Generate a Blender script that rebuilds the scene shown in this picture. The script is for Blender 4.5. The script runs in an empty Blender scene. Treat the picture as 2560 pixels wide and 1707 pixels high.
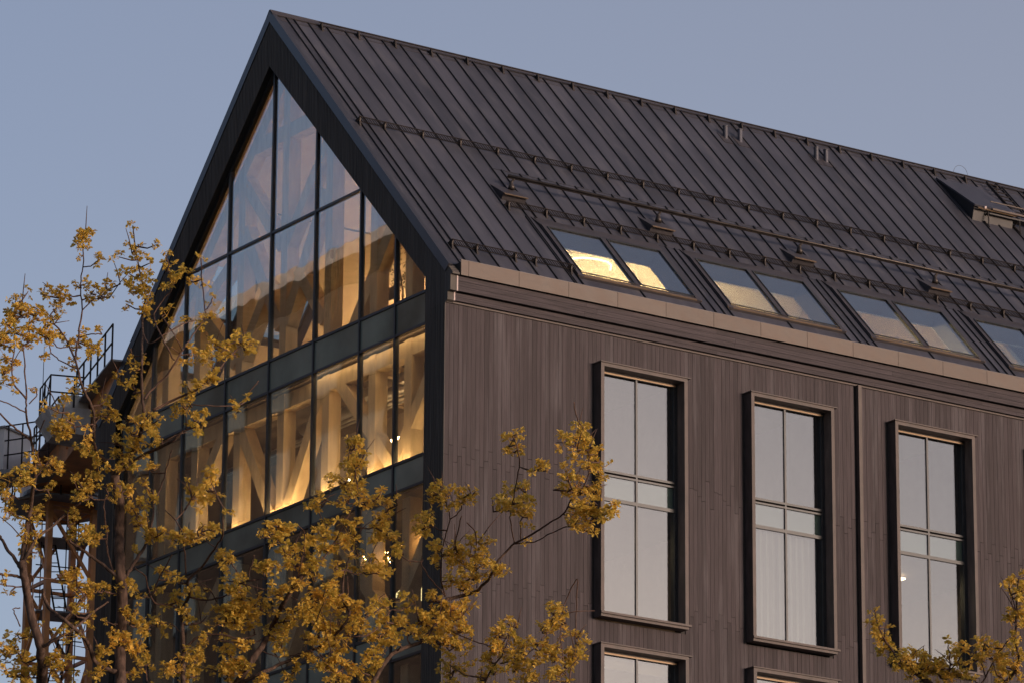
import bpy, math, random
from mathutils import Vector, Matrix, noise
R = math.radians
rnd = random.Random(7)
sc = bpy.context.scene
col = sc.collection

# ------------------------------------------------------------------ camera, sky, sun, exposure
PITCH, YAW, ROLL, FPX = 0.29193, 0.97838, 0.0061, 11738.2
CAM = Vector((-61.042, -93.742, -35.826))
GROUND = -37.5
F_ = Vector((math.cos(YAW)*math.cos(PITCH), math.sin(YAW)*math.cos(PITCH), math.sin(PITCH)))
r0 = Vector((math.sin(YAW), -math.cos(YAW), 0)); u0 = r0.cross(F_)
R_ = r0*math.cos(ROLL) + u0*math.sin(ROLL); U_ = -r0*math.sin(ROLL) + u0*math.cos(ROLL)
cd = bpy.data.cameras.new('camera'); cam = bpy.data.objects.new('camera', cd); col.objects.link(cam)
cd.sensor_fit = 'HORIZONTAL'; cd.sensor_width = 36.0; cd.lens = FPX/2560*36
cd.clip_start = 0.5; cd.clip_end = 9000
M = Matrix((R_, U_, -F_)).transposed().to_4x4(); M.translation = CAM; cam.matrix_world = M
sc.camera = cam

SUN_AZ, SUN_EL = R(-66), R(4.0)
w = bpy.data.worlds.new('World'); sc.world = w; w.use_nodes = True
nt = w.node_tree; nt.nodes.clear()
sky = nt.nodes.new('ShaderNodeTexSky'); sky.sky_type = 'NISHITA'; sky.sun_disc = False
sky.sun_elevation = SUN_EL; sky.sun_rotation = math.pi/2 - SUN_AZ
sky.air_density = 1.0; sky.dust_density = 1.0; sky.ozone_density = 2.0; sky.altitude = 100
hs = nt.nodes.new('ShaderNodeHueSaturation'); hs.inputs['Saturation'].default_value = 0.6
hs.inputs['Hue'].default_value = 0.512
bg = nt.nodes.new('ShaderNodeBackground'); bg.inputs['Strength'].default_value = 0.135
wo = nt.nodes.new('ShaderNodeOutputWorld')
tint = nt.nodes.new('ShaderNodeMix'); tint.data_type = 'RGBA'; tint.blend_type = 'MULTIPLY'; tint.inputs[0].default_value = 1; tint.inputs[7].default_value = (1.02, .965, 1.03, 1)
nt.links.new(sky.outputs[0], hs.inputs['Color']); nt.links.new(hs.outputs[0], tint.inputs[6]); # dusk: the whole sky drifts from a duller blue on the left to a paler mauve towards the sunset on the right
tc = nt.nodes.new('ShaderNodeTexCoord'); dp = nt.nodes.new('ShaderNodeVectorMath'); dp.operation = 'DOT_PRODUCT'; dp.inputs[1].default_value = (math.sin(YAW), -math.cos(YAW), 0)
nt.links.new(tc.outputs['Generated'], dp.inputs[0])
dm = nt.nodes.new('ShaderNodeMapRange'); dm.interpolation_type = 'SMOOTHSTEP'; dm.inputs[1].default_value = -.45; dm.inputs[2].default_value = .45; nt.links.new(dp.outputs['Value'], dm.inputs[0])
dg = nt.nodes.new('ShaderNodeMix'); dg.data_type = 'RGBA'; dg.inputs[6].default_value = (.70, .80, .90, 1); dg.inputs[7].default_value = (1.24, 1.13, 1.06, 1); nt.links.new(dm.outputs[0], dg.inputs[0])
dx = nt.nodes.new('ShaderNodeMix'); dx.data_type = 'RGBA'; dx.blend_type = 'MULTIPLY'; dx.inputs[0].default_value = 1
nt.links.new(tint.outputs[2], dx.inputs[6]); nt.links.new(dg.outputs[2], dx.inputs[7]); nt.links.new(dx.outputs[2], bg.inputs[0]); nt.links.new(bg.outputs[0], wo.inputs[0])

sd = bpy.data.lights.new('sun', 'SUN'); sd.energy = 2.3; sd.angle = R(24); sd.color = (1.0, 0.76, 0.6)
sun = bpy.data.objects.new('sun', sd); col.objects.link(sun)
sv = Vector((math.cos(SUN_AZ)*math.cos(SUN_EL), math.sin(SUN_AZ)*math.cos(SUN_EL), math.sin(SUN_EL)))
sun.rotation_euler = sv.to_track_quat('Z', 'Y').to_euler(); sun.location = sv*60
vs = sc.view_settings; vs.view_transform = 'Standard'; vs.look = 'None'; vs.gamma = 1; vs.use_curve_mapping = False
vs.exposure = 1.05
try: sc.cycles.transparent_max_bounces = 24; sc.cycles.max_bounces = 10
except Exception: pass

# ------------------------------------------------------------------ helpers
class MB:
    """collects faces, builds ONE mesh object"""
    def __init__(s): s.v = []; s.f = []
    def face(s, pts):
        n = len(s.v); s.v += [tuple(p) for p in pts]; s.f.append(tuple(range(n, n+len(pts))))
    def solid(s, a, b):
        """prism between two matching rings"""
        n = len(s.v); k = len(a); s.v += [tuple(p) for p in a] + [tuple(p) for p in b]
        s.f.append(tuple(range(n+k-1, n-1, -1))); s.f.append(tuple(range(n+k, n+2*k)))
        for i in range(k): j = (i+1) % k; s.f.append((n+i, n+j, n+k+j, n+k+i))
        return s
    def box(s, x0, x1, y0, y1, z0, z1):
        return s.solid([(x0,y0,z0),(x1,y0,z0),(x1,y1,z0),(x0,y1,z0)], [(x0,y0,z1),(x1,y0,z1),(x1,y1,z1),(x0,y1,z1)])
    def prism_x(s, poly, x0, x1):
        return s.solid([(x0,a,b) for a,b in poly], [(x1,a,b) for a,b in poly])
    def bar(s, p, q, wd, h, up=(0,0,1)):
        p, q = Vector(p), Vector(q); d = (q-p).normalized(); a = d.cross(Vector(up))
        if a.length < 1e-4: a = d.cross(Vector((1,0,0)))
        a.normalize(); b = a.cross(d); a *= wd/2; b *= h/2
        return s.solid([p-a-b, p+a-b, p+a+b, p-a+b], [q-a-b, q+a-b, q+a+b, q-a+b])
    def tube(s, pts, rad, n=6):
        pts = [Vector(p) for p in pts]
        if not isinstance(rad, (list, tuple)): rad = [rad]*len(pts)
        base = len(s.v); prev = None
        for i, p in enumerate(pts):
            d = (pts[min(i+1, len(pts)-1)] - pts[max(i-1, 0)]).normalized()
            a = d.cross(Vector((0,0,1))) if abs(d.z) < .95 else d.cross(Vector((1,0,0)))
            a.normalize()
            if prev is not None and a.dot(prev) < 0: a = -a
            prev = a; b = a.cross(d)
            for k in range(n):
                t = 2*math.pi*k/n; s.v.append(tuple(p + (a*math.cos(t)+b*math.sin(t))*rad[i]))
        for i in range(len(pts)-1):
            for k in range(n):
                j = (k+1) % n; s.f.append((base+i*n+k, base+i*n+j, base+(i+1)*n+j, base+(i+1)*n+k))
        s.f.append(tuple(base+k for k in range(n-1,-1,-1))); e = base+(len(pts)-1)*n
        s.f.append(tuple(e+k for k in range(n)))
        return s
    def mesh(s, name, mat, smooth=False):
        m = bpy.data.meshes.new(name); m.from_pydata(s.v, [], s.f); m.materials.append(mat)
        if smooth: m.shade_smooth()
        m.update(); return m
    def build(s, name, mat, parent=None, smooth=False):
        return put(name, s.mesh(name, mat, smooth), parent)
def put(name, mesh, parent=None, loc=(0,0,0), rot=None, scale=None):
    o = bpy.data.objects.new(name, mesh); col.objects.link(o); o.location = loc
    if rot is not None: o.rotation_euler = rot
    if scale is not None: o.scale = scale
    if parent is not None:
        o.parent = parent
        if parent.type == 'EMPTY': o.matrix_parent_inverse = Matrix.Translation(-parent.location)
    return o
def tag(o, label=None, cat=None, group=None, kind=None):
    if label: o['label'] = label
    if cat: o['category'] = cat
    if group: o['group'] = group
    if kind: o['kind'] = kind
    return o
def thing(name, loc, label, cat, group=None):
    o = bpy.data.objects.new(name, None); o.location = loc; o.empty_display_size = .3; col.objects.link(o)
    return tag(o, label, cat, group)
def clip(poly, a, b, c):
    """keep the side a*y+b*z<=c of a 2-D polygon"""
    out = []
    for i in range(len(poly)):
        p, q = poly[i], poly[(i+1) % len(poly)]; dp = a*p[0]+b*p[1]-c; dq = a*q[0]+b*q[1]-c
        if dp <= 0: out.append(p)
        if dp*dq < 0: t = dp/(dp-dq); out.append((p[0]+(q[0]-p[0])*t, p[1]+(q[1]-p[1])*t))
    return out
def area(poly): return abs(sum(poly[i-1][0]*poly[i][1]-poly[i][0]*poly[i-1][1] for i in range(len(poly))))/2

# ------------------------------------------------------------------ materials
def mat(name, c, rough=.6, metal=0., var=.12, scale=(4,4,4), bump=0., rand=0., spec=.5, c2=None, detail=4, bscale=None, stain=None):
    m = bpy.data.materials.new(name); m.use_nodes = True; t = m.node_tree; b = t.nodes['Principled BSDF']
    b.inputs['Roughness'].default_value = rough; b.inputs['Metallic'].default_value = metal
    b.inputs['Specular IOR Level'].default_value = spec
    g = t.nodes.new('ShaderNodeNewGeometry'); mp = t.nodes.new('ShaderNodeMapping'); mp.inputs['Scale'].default_value = scale
    t.links.new(g.outputs['Position'], mp.inputs['Vector'])
    n = t.nodes.new('ShaderNodeTexNoise'); n.inputs['Scale'].default_value = 1; n.inputs['Detail'].default_value = detail
    t.links.new(mp.outputs[0], n.inputs['Vector'])
    if rand:
        oi = t.nodes.new('ShaderNodeObjectInfo'); ad = t.nodes.new('ShaderNodeVectorMath'); ad.operation = 'ADD'
        cb = t.nodes.new('ShaderNodeCombineXYZ'); mu = t.nodes.new('ShaderNodeMath'); mu.operation = 'MULTIPLY'; mu.inputs[1].default_value = 53
        ri = t.nodes.new('ShaderNodeMath'); ri.operation = 'ADD'; t.links.new(oi.outputs['Random'], ri.inputs[0]); t.links.new(g.outputs['Random Per Island'], ri.inputs[1])
        fr = t.nodes.new('ShaderNodeMath'); fr.operation = 'FRACT'; t.links.new(ri.outputs[0], fr.inputs[0])
        t.links.new(fr.outputs[0], mu.inputs[0]); t.links.new(mu.outputs[0], cb.inputs[0]); t.links.new(mu.outputs[0], cb.inputs[1])
        t.links.new(mp.outputs[0], ad.inputs[0]); t.links.new(cb.outputs[0], ad.inputs[1]); t.links.new(ad.outputs[0], n.inputs['Vector'])
    mr = t.nodes.new('ShaderNodeMapRange'); mr.inputs[1].default_value = .3; mr.inputs[2].default_value = .7
    t.links.new(n.outputs['Fac'], mr.inputs[0])
    mx = t.nodes.new('ShaderNodeMix'); mx.data_type = 'RGBA'
    d = c2 if c2 else [k*(1-2*var) for k in c]
    mx.inputs[6].default_value = (*d, 1); mx.inputs[7].default_value = (*[k*(1+var) for k in c], 1)
    t.links.new(mr.outputs[0], mx.inputs[0]); out = mx.outputs[2]
    if rand:
        vv = t.nodes.new('ShaderNodeMapRange'); vv.inputs[3].default_value = 1-rand; vv.inputs[4].default_value = 1+rand
        t.links.new(fr.outputs[0], vv.inputs[0])
        h = t.nodes.new('ShaderNodeHueSaturation'); t.links.new(vv.outputs[0], h.inputs['Value']); t.links.new(out, h.inputs['Color']); out = h.outputs[0]
    if stain:      # weathering runs, rain marks and dust: (noise scale, colour, amount)
        m3 = t.nodes.new('ShaderNodeMapping'); m3.inputs['Scale'].default_value = stain[0]; t.links.new(g.outputs['Position'], m3.inputs['Vector'])
        n3 = t.nodes.new('ShaderNodeTexNoise'); n3.inputs['Scale'].default_value = 1; n3.inputs['Detail'].default_value = 5; n3.inputs['Roughness'].default_value = .65; t.links.new(m3.outputs[0], n3.inputs['Vector'])
        r3 = t.nodes.new('ShaderNodeMapRange'); r3.inputs[1].default_value = .52; r3.inputs[2].default_value = .74; r3.inputs[4].default_value = stain[2]; t.links.new(n3.outputs['Fac'], r3.inputs[0])
        x3 = t.nodes.new('ShaderNodeMix'); x3.data_type = 'RGBA'; x3.inputs[7].default_value = (*stain[1], 1); t.links.new(r3.outputs[0], x3.inputs[0]); t.links.new(out, x3.inputs[6]); out = x3.outputs[2]
    t.links.new(out, b.inputs['Base Color'])
    rr = t.nodes.new('ShaderNodeMapRange'); rr.inputs[3].default_value = max(.02, rough-.1); rr.inputs[4].default_value = min(1, rough+.1)
    t.links.new(n.outputs['Fac'], rr.inputs[0]); t.links.new(rr.outputs[0], b.inputs['Roughness'])
    if bump:
        bp = t.nodes.new('ShaderNodeBump'); bp.inputs['Strength'].default_value = bump; bp.inputs['Distance'].default_value = .01
        src = n.outputs['Fac']
        if bscale:
            m2 = t.nodes.new('ShaderNodeMapping'); m2.inputs['Scale'].default_value = bscale; t.links.new(g.outputs['Position'], m2.inputs['Vector'])
            n2 = t.nodes.new('ShaderNodeTexNoise'); n2.inputs['Scale'].default_value = 1; t.links.new(m2.outputs[0], n2.inputs['Vector']); src = n2.outputs['Fac']
        t.links.new(src, bp.inputs['Height']); t.links.new(bp.outputs[0], b.inputs['Normal'])
    return m
def glass(name, tint, base, mult, wave=0., refl=(1,1,1)):
    m = bpy.data.materials.new(name); m.use_nodes = True; t = m.node_tree; t.nodes.clear()
    o = t.nodes.new('ShaderNodeOutputMaterial'); mx = t.nodes.new('ShaderNodeMixShader')
    tr = t.nodes.new('ShaderNodeBsdfTransparent'); tr.inputs[0].default_value = (*tint, 1)
    gl = t.nodes.new('ShaderNodeBsdfGlossy'); gl.inputs['Roughness'].default_value = .012; gl.inputs[0].default_value = (*refl, 1)
    gg = t.nodes.new('ShaderNodeNewGeometry'); dt = t.nodes.new('ShaderNodeVectorMath'); dt.operation = 'DOT_PRODUCT'
    t.links.new(gg.outputs['Incoming'], dt.inputs[0]); t.links.new(gg.outputs['True Normal'], dt.inputs[1])
    def mth(op, a, b_=None):
        q = t.nodes.new('ShaderNodeMath'); q.operation = op
        t.links.new(a, q.inputs[0])
        if b_ is not None: q.inputs[1].default_value = b_
        return q.outputs[0]
    om = mth('MULTIPLY_ADD', mth('ABSOLUTE', dt.outputs['Value']), -1.0); om.node.inputs[2].default_value = 1.0
    fr = mth('MULTIPLY_ADD', mth('POWER', om, 5.0), .96); fr.node.inputs[2].default_value = .04
    ma = t.nodes.new('ShaderNodeMath'); ma.operation = 'MULTIPLY_ADD'; ma.use_clamp = True; ma.inputs[1].default_value = mult; ma.inputs[2].default_value = base
    t.links.new(fr, ma.inputs[0]); t.links.new(ma.outputs[0], mx.inputs[0])
    t.links.new(tr.outputs[0], mx.inputs[1]); t.links.new(gl.outputs[0], mx.inputs[2]); t.links.new(mx.outputs[0], o.inputs[0])
    if wave:
        g = t.nodes.new('ShaderNodeNewGeometry'); n = t.nodes.new('ShaderNodeTexNoise'); n.inputs['Scale'].default_value = .9; n.inputs['Detail'].default_value = 1
        oi = t.nodes.new('ShaderNodeObjectInfo'); mm = t.nodes.new('ShaderNodeMath'); mm.operation = 'MULTIPLY'; mm.inputs[1].default_value = 40
        n.noise_dimensions = '4D'; t.links.new(oi.outputs['Random'], mm.inputs[0]); t.links.new(mm.outputs[0], n.inputs['W'])
        t.links.new(g.outputs['Position'], n.inputs['Vector'])
        bp = t.nodes.new('ShaderNodeBump'); bp.inputs['Strength'].default_value = wave; bp.inputs['Distance'].default_value = .06
        t.links.new(n.outputs['Fac'], bp.inputs['Height']); t.links.new(bp.outputs[0], gl.inputs['Normal'])
    return m
def emit(name, c, s):
    m = bpy.data.materials.new(name); m.use_nodes = True; t = m.node_tree; b = t.nodes['Principled BSDF']
    b.inputs['Base Color'].default_value = (*[min(1, k) for k in c], 1); b.inputs['Emission Color'].default_value = (*c, 1); b.inputs['Emission Strength'].default_value = s
    return m
MT = dict(
    gable = mat('charred_board', (.085,.075,.068), .75, var=.25, scale=(3,26,.4), bump=.5, detail=3, spec=.3),
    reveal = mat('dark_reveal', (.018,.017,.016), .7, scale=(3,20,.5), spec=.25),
    plank = mat('stained_plank', (.047,.038,.042), .78, var=.17, scale=(34,10,1.3), bump=.35, rand=.18, stain=((3.2,1,.22),(.10,.09,.098),.7), spec=.25, detail=6),
    eave = mat('stained_eave_board', (.052,.043,.049), .78, var=.22, scale=(1.1,10,30), bump=.35, rand=.1, spec=.25, detail=6),
    back = mat('dark_backing', (.02,.018,.018), .9),
    roof = mat('roof_sheet_metal', (.052,.053,.069), .5, metal=.25, var=.17, scale=(2.2,.5,.5), bump=.28, rand=.16, stain=((3.0,.5,.5),(.13,.125,.135),.45), detail=5, bscale=(3,1.2,1.2)),
    seam = mat('roof_seam_metal', (.022,.021,.024), .55, metal=.25, var=.1),
    flash = mat('flashing_metal', (.054,.049,.055), .5, metal=.3, var=.15, scale=(.8,3,3), bump=.1),
    verge = mat('verge_metal', (.05,.05,.06), .38, metal=.45, var=.1, scale=(1,1.5,1.5)),
    copper = mat('bronze_gutter_metal', (.042,.026,.019), .48, metal=.25, var=.2, scale=(2.5,3,3), bump=.3, rand=.1, bscale=(5,5,9), c2=(.03,.019,.014)),
    steel = mat('galvanised_dark_steel', (.03,.024,.022), .55, metal=.5, var=.2, scale=(5,5,5)),
    pipe = mat('weathered_pipe_metal', (.055,.046,.042), .45, metal=.6, var=.2, scale=(3,3,3)),
    trimlight = mat('pale_board_end', (.42,.34,.33), .7, var=.1, scale=(9,9,2)),
    wframe = mat('window_surround_timber', (.08,.062,.058), .6, var=.2, scale=(3,8,2), bump=.15, spec=.35),
    mull = mat('dark_aluminium', (.028,.03,.034), .42, metal=.3, var=.1),
    bronze = mat('warm_trim_aluminium', (.2,.14,.09), .45, metal=.5, var=.1),
    spand = mat('spandrel_glass', (.19,.22,.19), .05, var=.25, scale=(.5,.5,.5), spec=.9),
    wspand = mat('window_spandrel_glass', (.13,.175,.17), .05, var=.05, scale=(.5,.5,.5), spec=1.0),
    wood = mat('glulam', (.6,.45,.28), .55, var=.12, scale=(5,5,1), detail=5),
    white = mat('painted_ceiling', (.62,.56,.53), .8, var=.04),
    wall = mat('interior_wall', (.30,.24,.20), .8, var=.06),
    slabm = mat('clt_ceiling', (.12,.085,.055), .7, var=.15, scale=(.6,5,5)),
    crane = mat('crane_grey_paint', (.26,.26,.27), .5),
    floor = mat('interior_floor', (.16,.13,.11), .6),
    duct = mat('galvanised_duct', (.5,.48,.45), .35, metal=.7, var=.08),
    black = mat('black_plastic', (.02,.02,.022), .4, var=.1),
    bark = mat('bark', (.085,.055,.042), .9, var=.35, scale=(26,26,9), bump=.9, spec=.2, detail=6),
    twig = mat('twig_bark', (.10,.06,.045), .85, var=.25, scale=(30,30,30), spec=.2),
    orange = mat('orange_crane_paint', (.75,.32,.11), .5, var=.2, scale=(2,2,2), bump=.05),
    cabw = mat('pale_cab_paint', (.7,.68,.67), .45, var=.06, scale=(1.5,1.5,1.5)),
    conc = mat('pale_concrete', (.62,.6,.59), .9, var=.15, scale=(3,3,3), bump=.2),
    ground = mat('asphalt', (.05,.05,.05), .9, scale=(2,2,2)),
    curtain = mat('white_curtain', (.22,.215,.22), .9, var=.05, scale=(14,3,.3)),
    pot = mat('clay_pot', (.25,.12,.07), .8),
    darkleaf = mat('house_plant_leaf', (.03,.04,.02), .6, var=.3),
    palestrand = mat('pale_reflection_strand', (.42,.36,.22), .7, var=.2),  # pale tone of a glass reflection, modelled as hanging strands
    wicker = mat('wicker', (.22,.11,.06), .8, var=.25, scale=(20,20,40)),
)
MT['gl'] = glass('facade_glass', (.9,.92,.9), .085, 1.7, .055)
MT['wgl'] = glass('window_glass', (.72,.76,.74), .09, 1.9, .018, (.89,.925,1.0))
MT['sgl'] = glass('skylight_glass', (.8,.9,.92), .17, 1.6, .012, (.97,.98,.98))
MT['strong'] = emit('strong_warm_lamp_light', (1.0,.6,.22), 900)
MT['warm3'] = emit('gentle_lamp_light', (1.0,.7,.4), 7)
MT['ceil'] = emit('dim_ceiling_lamp_light', (1.0,.6,.25), 26)
MT['rope'] = emit('rope_light_glow', (1.0,.72,.3), 6)
MT['post_wash'] = emit('added_post_wash', (1.0,.64,.3), 9)
MT['attic'] = emit('amber_attic_lamp_light', (1.0,.52,.2), 230)
MT['uplight'] = emit('uplight_glow', (1.0,.64,.3), 52)
MT['warm'] = emit('warm_lamp_light', (1.0,.6,.25), 60)
MT['warm2'] = emit('soft_lamp_light', (1.0,.66,.36), 25)
MT['bulb'] = emit('fairy_bulb_light', (1.0,.55,.18), 30)
MT['shade'] = emit('glowing_lamp_shade', (1.0,.78,.36), 1.0)
MT['white_l'] = emit('white_spot_light', (1.0,.86,.62), 14)
def leafmat(name, a, b):
    m = bpy.data.materials.new(name); m.use_nodes = True; t = m.node_tree; p = t.nodes['Principled BSDF']
    p.inputs['Roughness'].default_value = .55; p.inputs['Specular IOR Level'].default_value = .3
    oi = t.nodes.new('ShaderNodeObjectInfo'); g = t.nodes.new('ShaderNodeNewGeometry'); ad = t.nodes.new('ShaderNodeMath'); ad.operation = 'MULTIPLY_ADD'; ad.inputs[1].default_value = .45
    m2 = t.nodes.new('ShaderNodeMath'); m2.operation = 'MULTIPLY'; m2.inputs[1].default_value = .55
    t.links.new(g.outputs['Random Per Island'], m2.inputs[0]); t.links.new(oi.outputs['Random'], ad.inputs[0]); t.links.new(m2.outputs[0], ad.inputs[2])
    mx = t.nodes.new('ShaderNodeMix'); mx.data_type = 'RGBA'; mx.inputs[6].default_value = (*a, 1); mx.inputs[7].default_value = (*b, 1)
    t.links.new(ad.outputs[0], mx.inputs[0]); t.links.new(mx.outputs[2], p.inputs['Base Color'])
    tl = t.nodes.new('ShaderNodeBsdfTranslucent'); t.links.new(mx.outputs[2], tl.inputs[0]); ms = t.nodes.new('ShaderNodeMixShader'); ms.inputs[0].default_value = .5
    o = t.nodes['Material Output']; t.links.new(p.outputs[0], ms.inputs[1]); t.links.new(tl.outputs[0], ms.inputs[2]); t.links.new(ms.outputs[0], o.inputs[0])
    return m
MT['leaf'] = leafmat('young_leaf', (.40,.31,.05), (.90,.58,.12))

# ------------------------------------------------------------------ setting: ground
g = MB(); g.face([(-4000,-4000,GROUND),(4000,-4000,GROUND),(4000,4000,GROUND),(-4000,4000,GROUND)])
tag(g.build('ground', MT['ground']), kind='structure')

# ------------------------------------------------------------------ the building
W = 17.6; LEN = 34.0; MID = W/2
EY, EZ = -0.157, -0.246; AY, AZ = MID, 9.255
SL = math.hypot(AY-EY, AZ-EZ); SV = Vector((0, (AY-EY)/SL, (AZ-EZ)/SL)); SN = Vector((0, -SV.z, SV.y))
def rp(x, v, h=0.): return Vector((x, EY, EZ)) + SV*v + SN*h          # a point on the right roof slope
def lp(x, v, h=0.): p = rp(x, v, h); return Vector((p.x, W-p.y, p.z))  # the same on the left slope
B = thing('office_building', (0,0,GROUND), 'dark timber office block with steep seamed metal roof and fully glazed gable end', 'building')

# --- gable frame (charred boards round the glazing)
APEX, IN, SPR = 7.69, .9, -.33         # inner opening: apex height, jamb offset, springing height
oz = lambda y: EZ + (y-EY)*SV.z/SV.y - .06
def gable_poly(mir):
    p = [(MID, APEX), (MID, oz(MID)), (.0, oz(0)), (0, GROUND), (IN, GROUND), (IN, SPR)]
    return [((W-a if mir else a), b) for a, b in p]
gf = MB()
for mir in (0, 1): gf.prism_x(gable_poly(mir), .03, .05)
gfo = gf.build('gable_frame', MT['gable'], B)
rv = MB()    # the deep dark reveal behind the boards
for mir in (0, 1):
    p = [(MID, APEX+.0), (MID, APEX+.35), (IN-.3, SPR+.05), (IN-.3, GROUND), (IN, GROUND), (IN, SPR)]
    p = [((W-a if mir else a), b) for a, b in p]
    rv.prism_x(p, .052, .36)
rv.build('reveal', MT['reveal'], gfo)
# boards on the gable frame: real upright cover strips, too fine to pick apart
st = MB(); y = .06
while y < W-.02:
    zi = APEX - abs(y-MID)*(APEX-SPR)/(MID-IN) if IN < y < W-IN else None
    zt = oz(min(y, W-y)) - .02
    z0 = GROUND if zi is None else zi + .02
    if zt - z0 > .05: st.box(.018, .0295, y-.005, y+.005, z0 if z0 > -14 else -14, zt)
    y += .075
tag(st.build('cover_strip', MT['gable'], gfo), kind='stuff')
# eave end plates, stepped like the cornice
for mir in (0, 1):
    p = [(.9, oz(.9)+.03), (-.34, oz(-.34)+.02), (-.34, -.53), (-.25, -.53), (-.25, -.93), (-.12, -.93), (-.12, -1.15), (.0, -1.21), (.9, -1.21)]
    p = [((W-a if mir else a), b) for a, b in p]
    e = MB(); e.prism_x(p, .026, .24); e.build('eave_end_plate', MT['gable'], B)
# verge trims
for f in (rp, lp):
    a, d = f(0, -.02, .035), f(0, -.02, -.2); v = MB()
    v.prism_x([(a.y, a.z), (MID, AZ+.035/SV.y), (MID, AZ-.2/SV.y), (d.y, d.z)], 0, .13); v.build('verge_trim', MT['verge'], B)

# --- roof body and its sheets
rb = MB()
ROOF_T = .42
holes = [(4.5+4.76*k, 8.02+4.76*k) for k in range(6)]
V0, V1 = .95, 3.22
HR = [(a, b, V0, V1) for a, b in holes]                                     # openings, right slope
HL = [(1.0, 2.85, 2.0, 5.6), (3.0, 4.9, 3.5, 5.4), (9.4, 11.2, 3.5, 5.4)]   # and left slope
def slope_slab(mb, f, h0, h1, x0, x1, va, vb):
    a = [f(x0,va,h0), f(x1,va,h0), f(x1,vb,h0), f(x0,vb,h0)]; b = [f(x0,va,h1), f(x1,va,h1), f(x1,vb,h1), f(x0,vb,h1)]
    mb.solid(a, b)
def slope_with_openings(mb, f, h0, h1, x0, x1, va, vb):
    H = HR if f is rp else HL
    vs_ = sorted({va, vb, *[v for h in H for v in h[2:]]})
    for i in range(len(vs_)-1):
        vm = (vs_[i]+vs_[i+1])/2; cuts = [(h[0], h[1]) for h in H if h[2] < vm < h[3] and h[0] < x1]
        q = [x0] + [t for c in cuts for t in c] + [x1]
        for j in range(0, len(q), 2): slope_slab(mb, f, h0, h1, q[j], q[j+1], vs_[i], vs_[i+1])
for f in (rp, lp): slope_with_openings(rb, f, -ROOF_T, -.012, .1, LEN, .12, SL-.02)
roof = rb.build('roof', MT['flash'], B)
cl = MB()    # white sloped ceiling under the roof, with the skylight openings left clear
for f in (rp, lp): slope_with_openings(cl, f, -ROOF_T-.03, -ROOF_T-.003, .38, LEN, .6, SL-.5)
cl.build('attic_ceiling', MT['white'], B)
def sheet(x0, x1, va, vb, name='roof_panel'):
    m = MB(); j = rnd.uniform(-.003, .003)
    a, b, c, d = rp(x0+.004,va,j), rp(x1-.004,va,rnd.uniform(-.003,.003)), rp(x1-.004,vb,-j), rp(x0+.004,vb,j)
    n = SN*.008
    m.solid([p-n for p in (a,b,c,d)], [a,b,c,d])
    o = m.build(name, MT['roof'], roof)
    s = MB(); s.solid([rp(x1-.015,va,0), rp(x1+.015,va,0), rp(x1+.015,vb,0), rp(x1-.015,vb,0)], [rp(x1-.01,va,.038), rp(x1+.01,va,.038), rp(x1+.01,vb,.038), rp(x1-.01,vb,.038)])
    s.build('standing_seam', MT['seam'], roof)
XS = [.13, .44, .69, 1.14]; x = 1.14
while x < 33: x += .595; XS.append(x)
BRK = 6.22
for i in range(len(XS)-1):
    a, b = XS[i], XS[i+1]
    if b < 3.6: sheet(a, b, .06, SL-.16)
    else: sheet(a, b, BRK if a > 4.0 else .06, SL-.16)
# the lower field: seams set over by a third, cut by the skylight bays
x = 4.3; lo = [4.13]
while x < 33: lo.append(x+.12); x += .595
for i in range(len(lo)-1): sheet(lo[i], lo[i+1], 3.72, BRK-.02)
xq = 3.52
for k in range(6):
    x0 = 4.33+4.76*k; x1 = 8.2+4.76*k
    if k == 0: sheet(3.52, 4.05, .06, 3.7); sheet(4.05, x0-.01, .06, 3.7)
    sheet(x1+.01, x1+.33, .06, 3.7); sheet(x1+.33, x1+.62, .06, 3.7); sheet(x1+.62, x1+.88, .06, 3.7)
    sheet(x0+.02, (x0+x1)/2, .06, .74); sheet((x0+x1)/2, x1-.02, .06, .74)
    # head flashing and side flashings round the pair of skylights
    m = MB(); m.solid([rp(x0-.02,3.3,.002), rp(x1+.02,3.3,.002), rp(x1+.1,3.72,.002), rp(x0-.1,3.72,.002)], [rp(x0-.02,3.3,.07), rp(x1+.02,3.3,.07), rp(x1+.1,3.72,.016), rp(x0-.1,3.72,.016)])
    m.build('head_flashing', MT['flash'], roof)
# lapped cross joint
m = MB(); m.solid([rp(4.1,BRK-.03,.0), rp(LEN,BRK-.03,.0), rp(LEN,BRK+.03,.0), rp(4.1,BRK+.03,.0)], [rp(4.1,BRK-.03,.012), rp(LEN,BRK-.03,.012), rp(LEN,BRK+.03,.012), rp(4.1,BRK+.03,.012)])
m.build('cross_joint', MT['roof'], roof)
# ridge capping
m = MB()
for f in (rp, lp): m.solid([f(0,SL-.2,.01), f(LEN,SL-.2,.01), f(LEN,SL+.02,.01), f(0,SL+.02,.01)], [f(0,SL-.2,.04), f(LEN,SL-.2,.04), f(LEN,SL+.02,.055), f(0,SL+.02,.055)])
m.build('ridge_capping', MT['flash'], roof)
# left slope covering (unseen from here, plain seams)
m = MB(); slope_with_openings(m, lp, -.004, .004, .13, LEN, .06, SL-.1); m.build('rear_slope_sheet', MT['roof'], roof)

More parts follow.
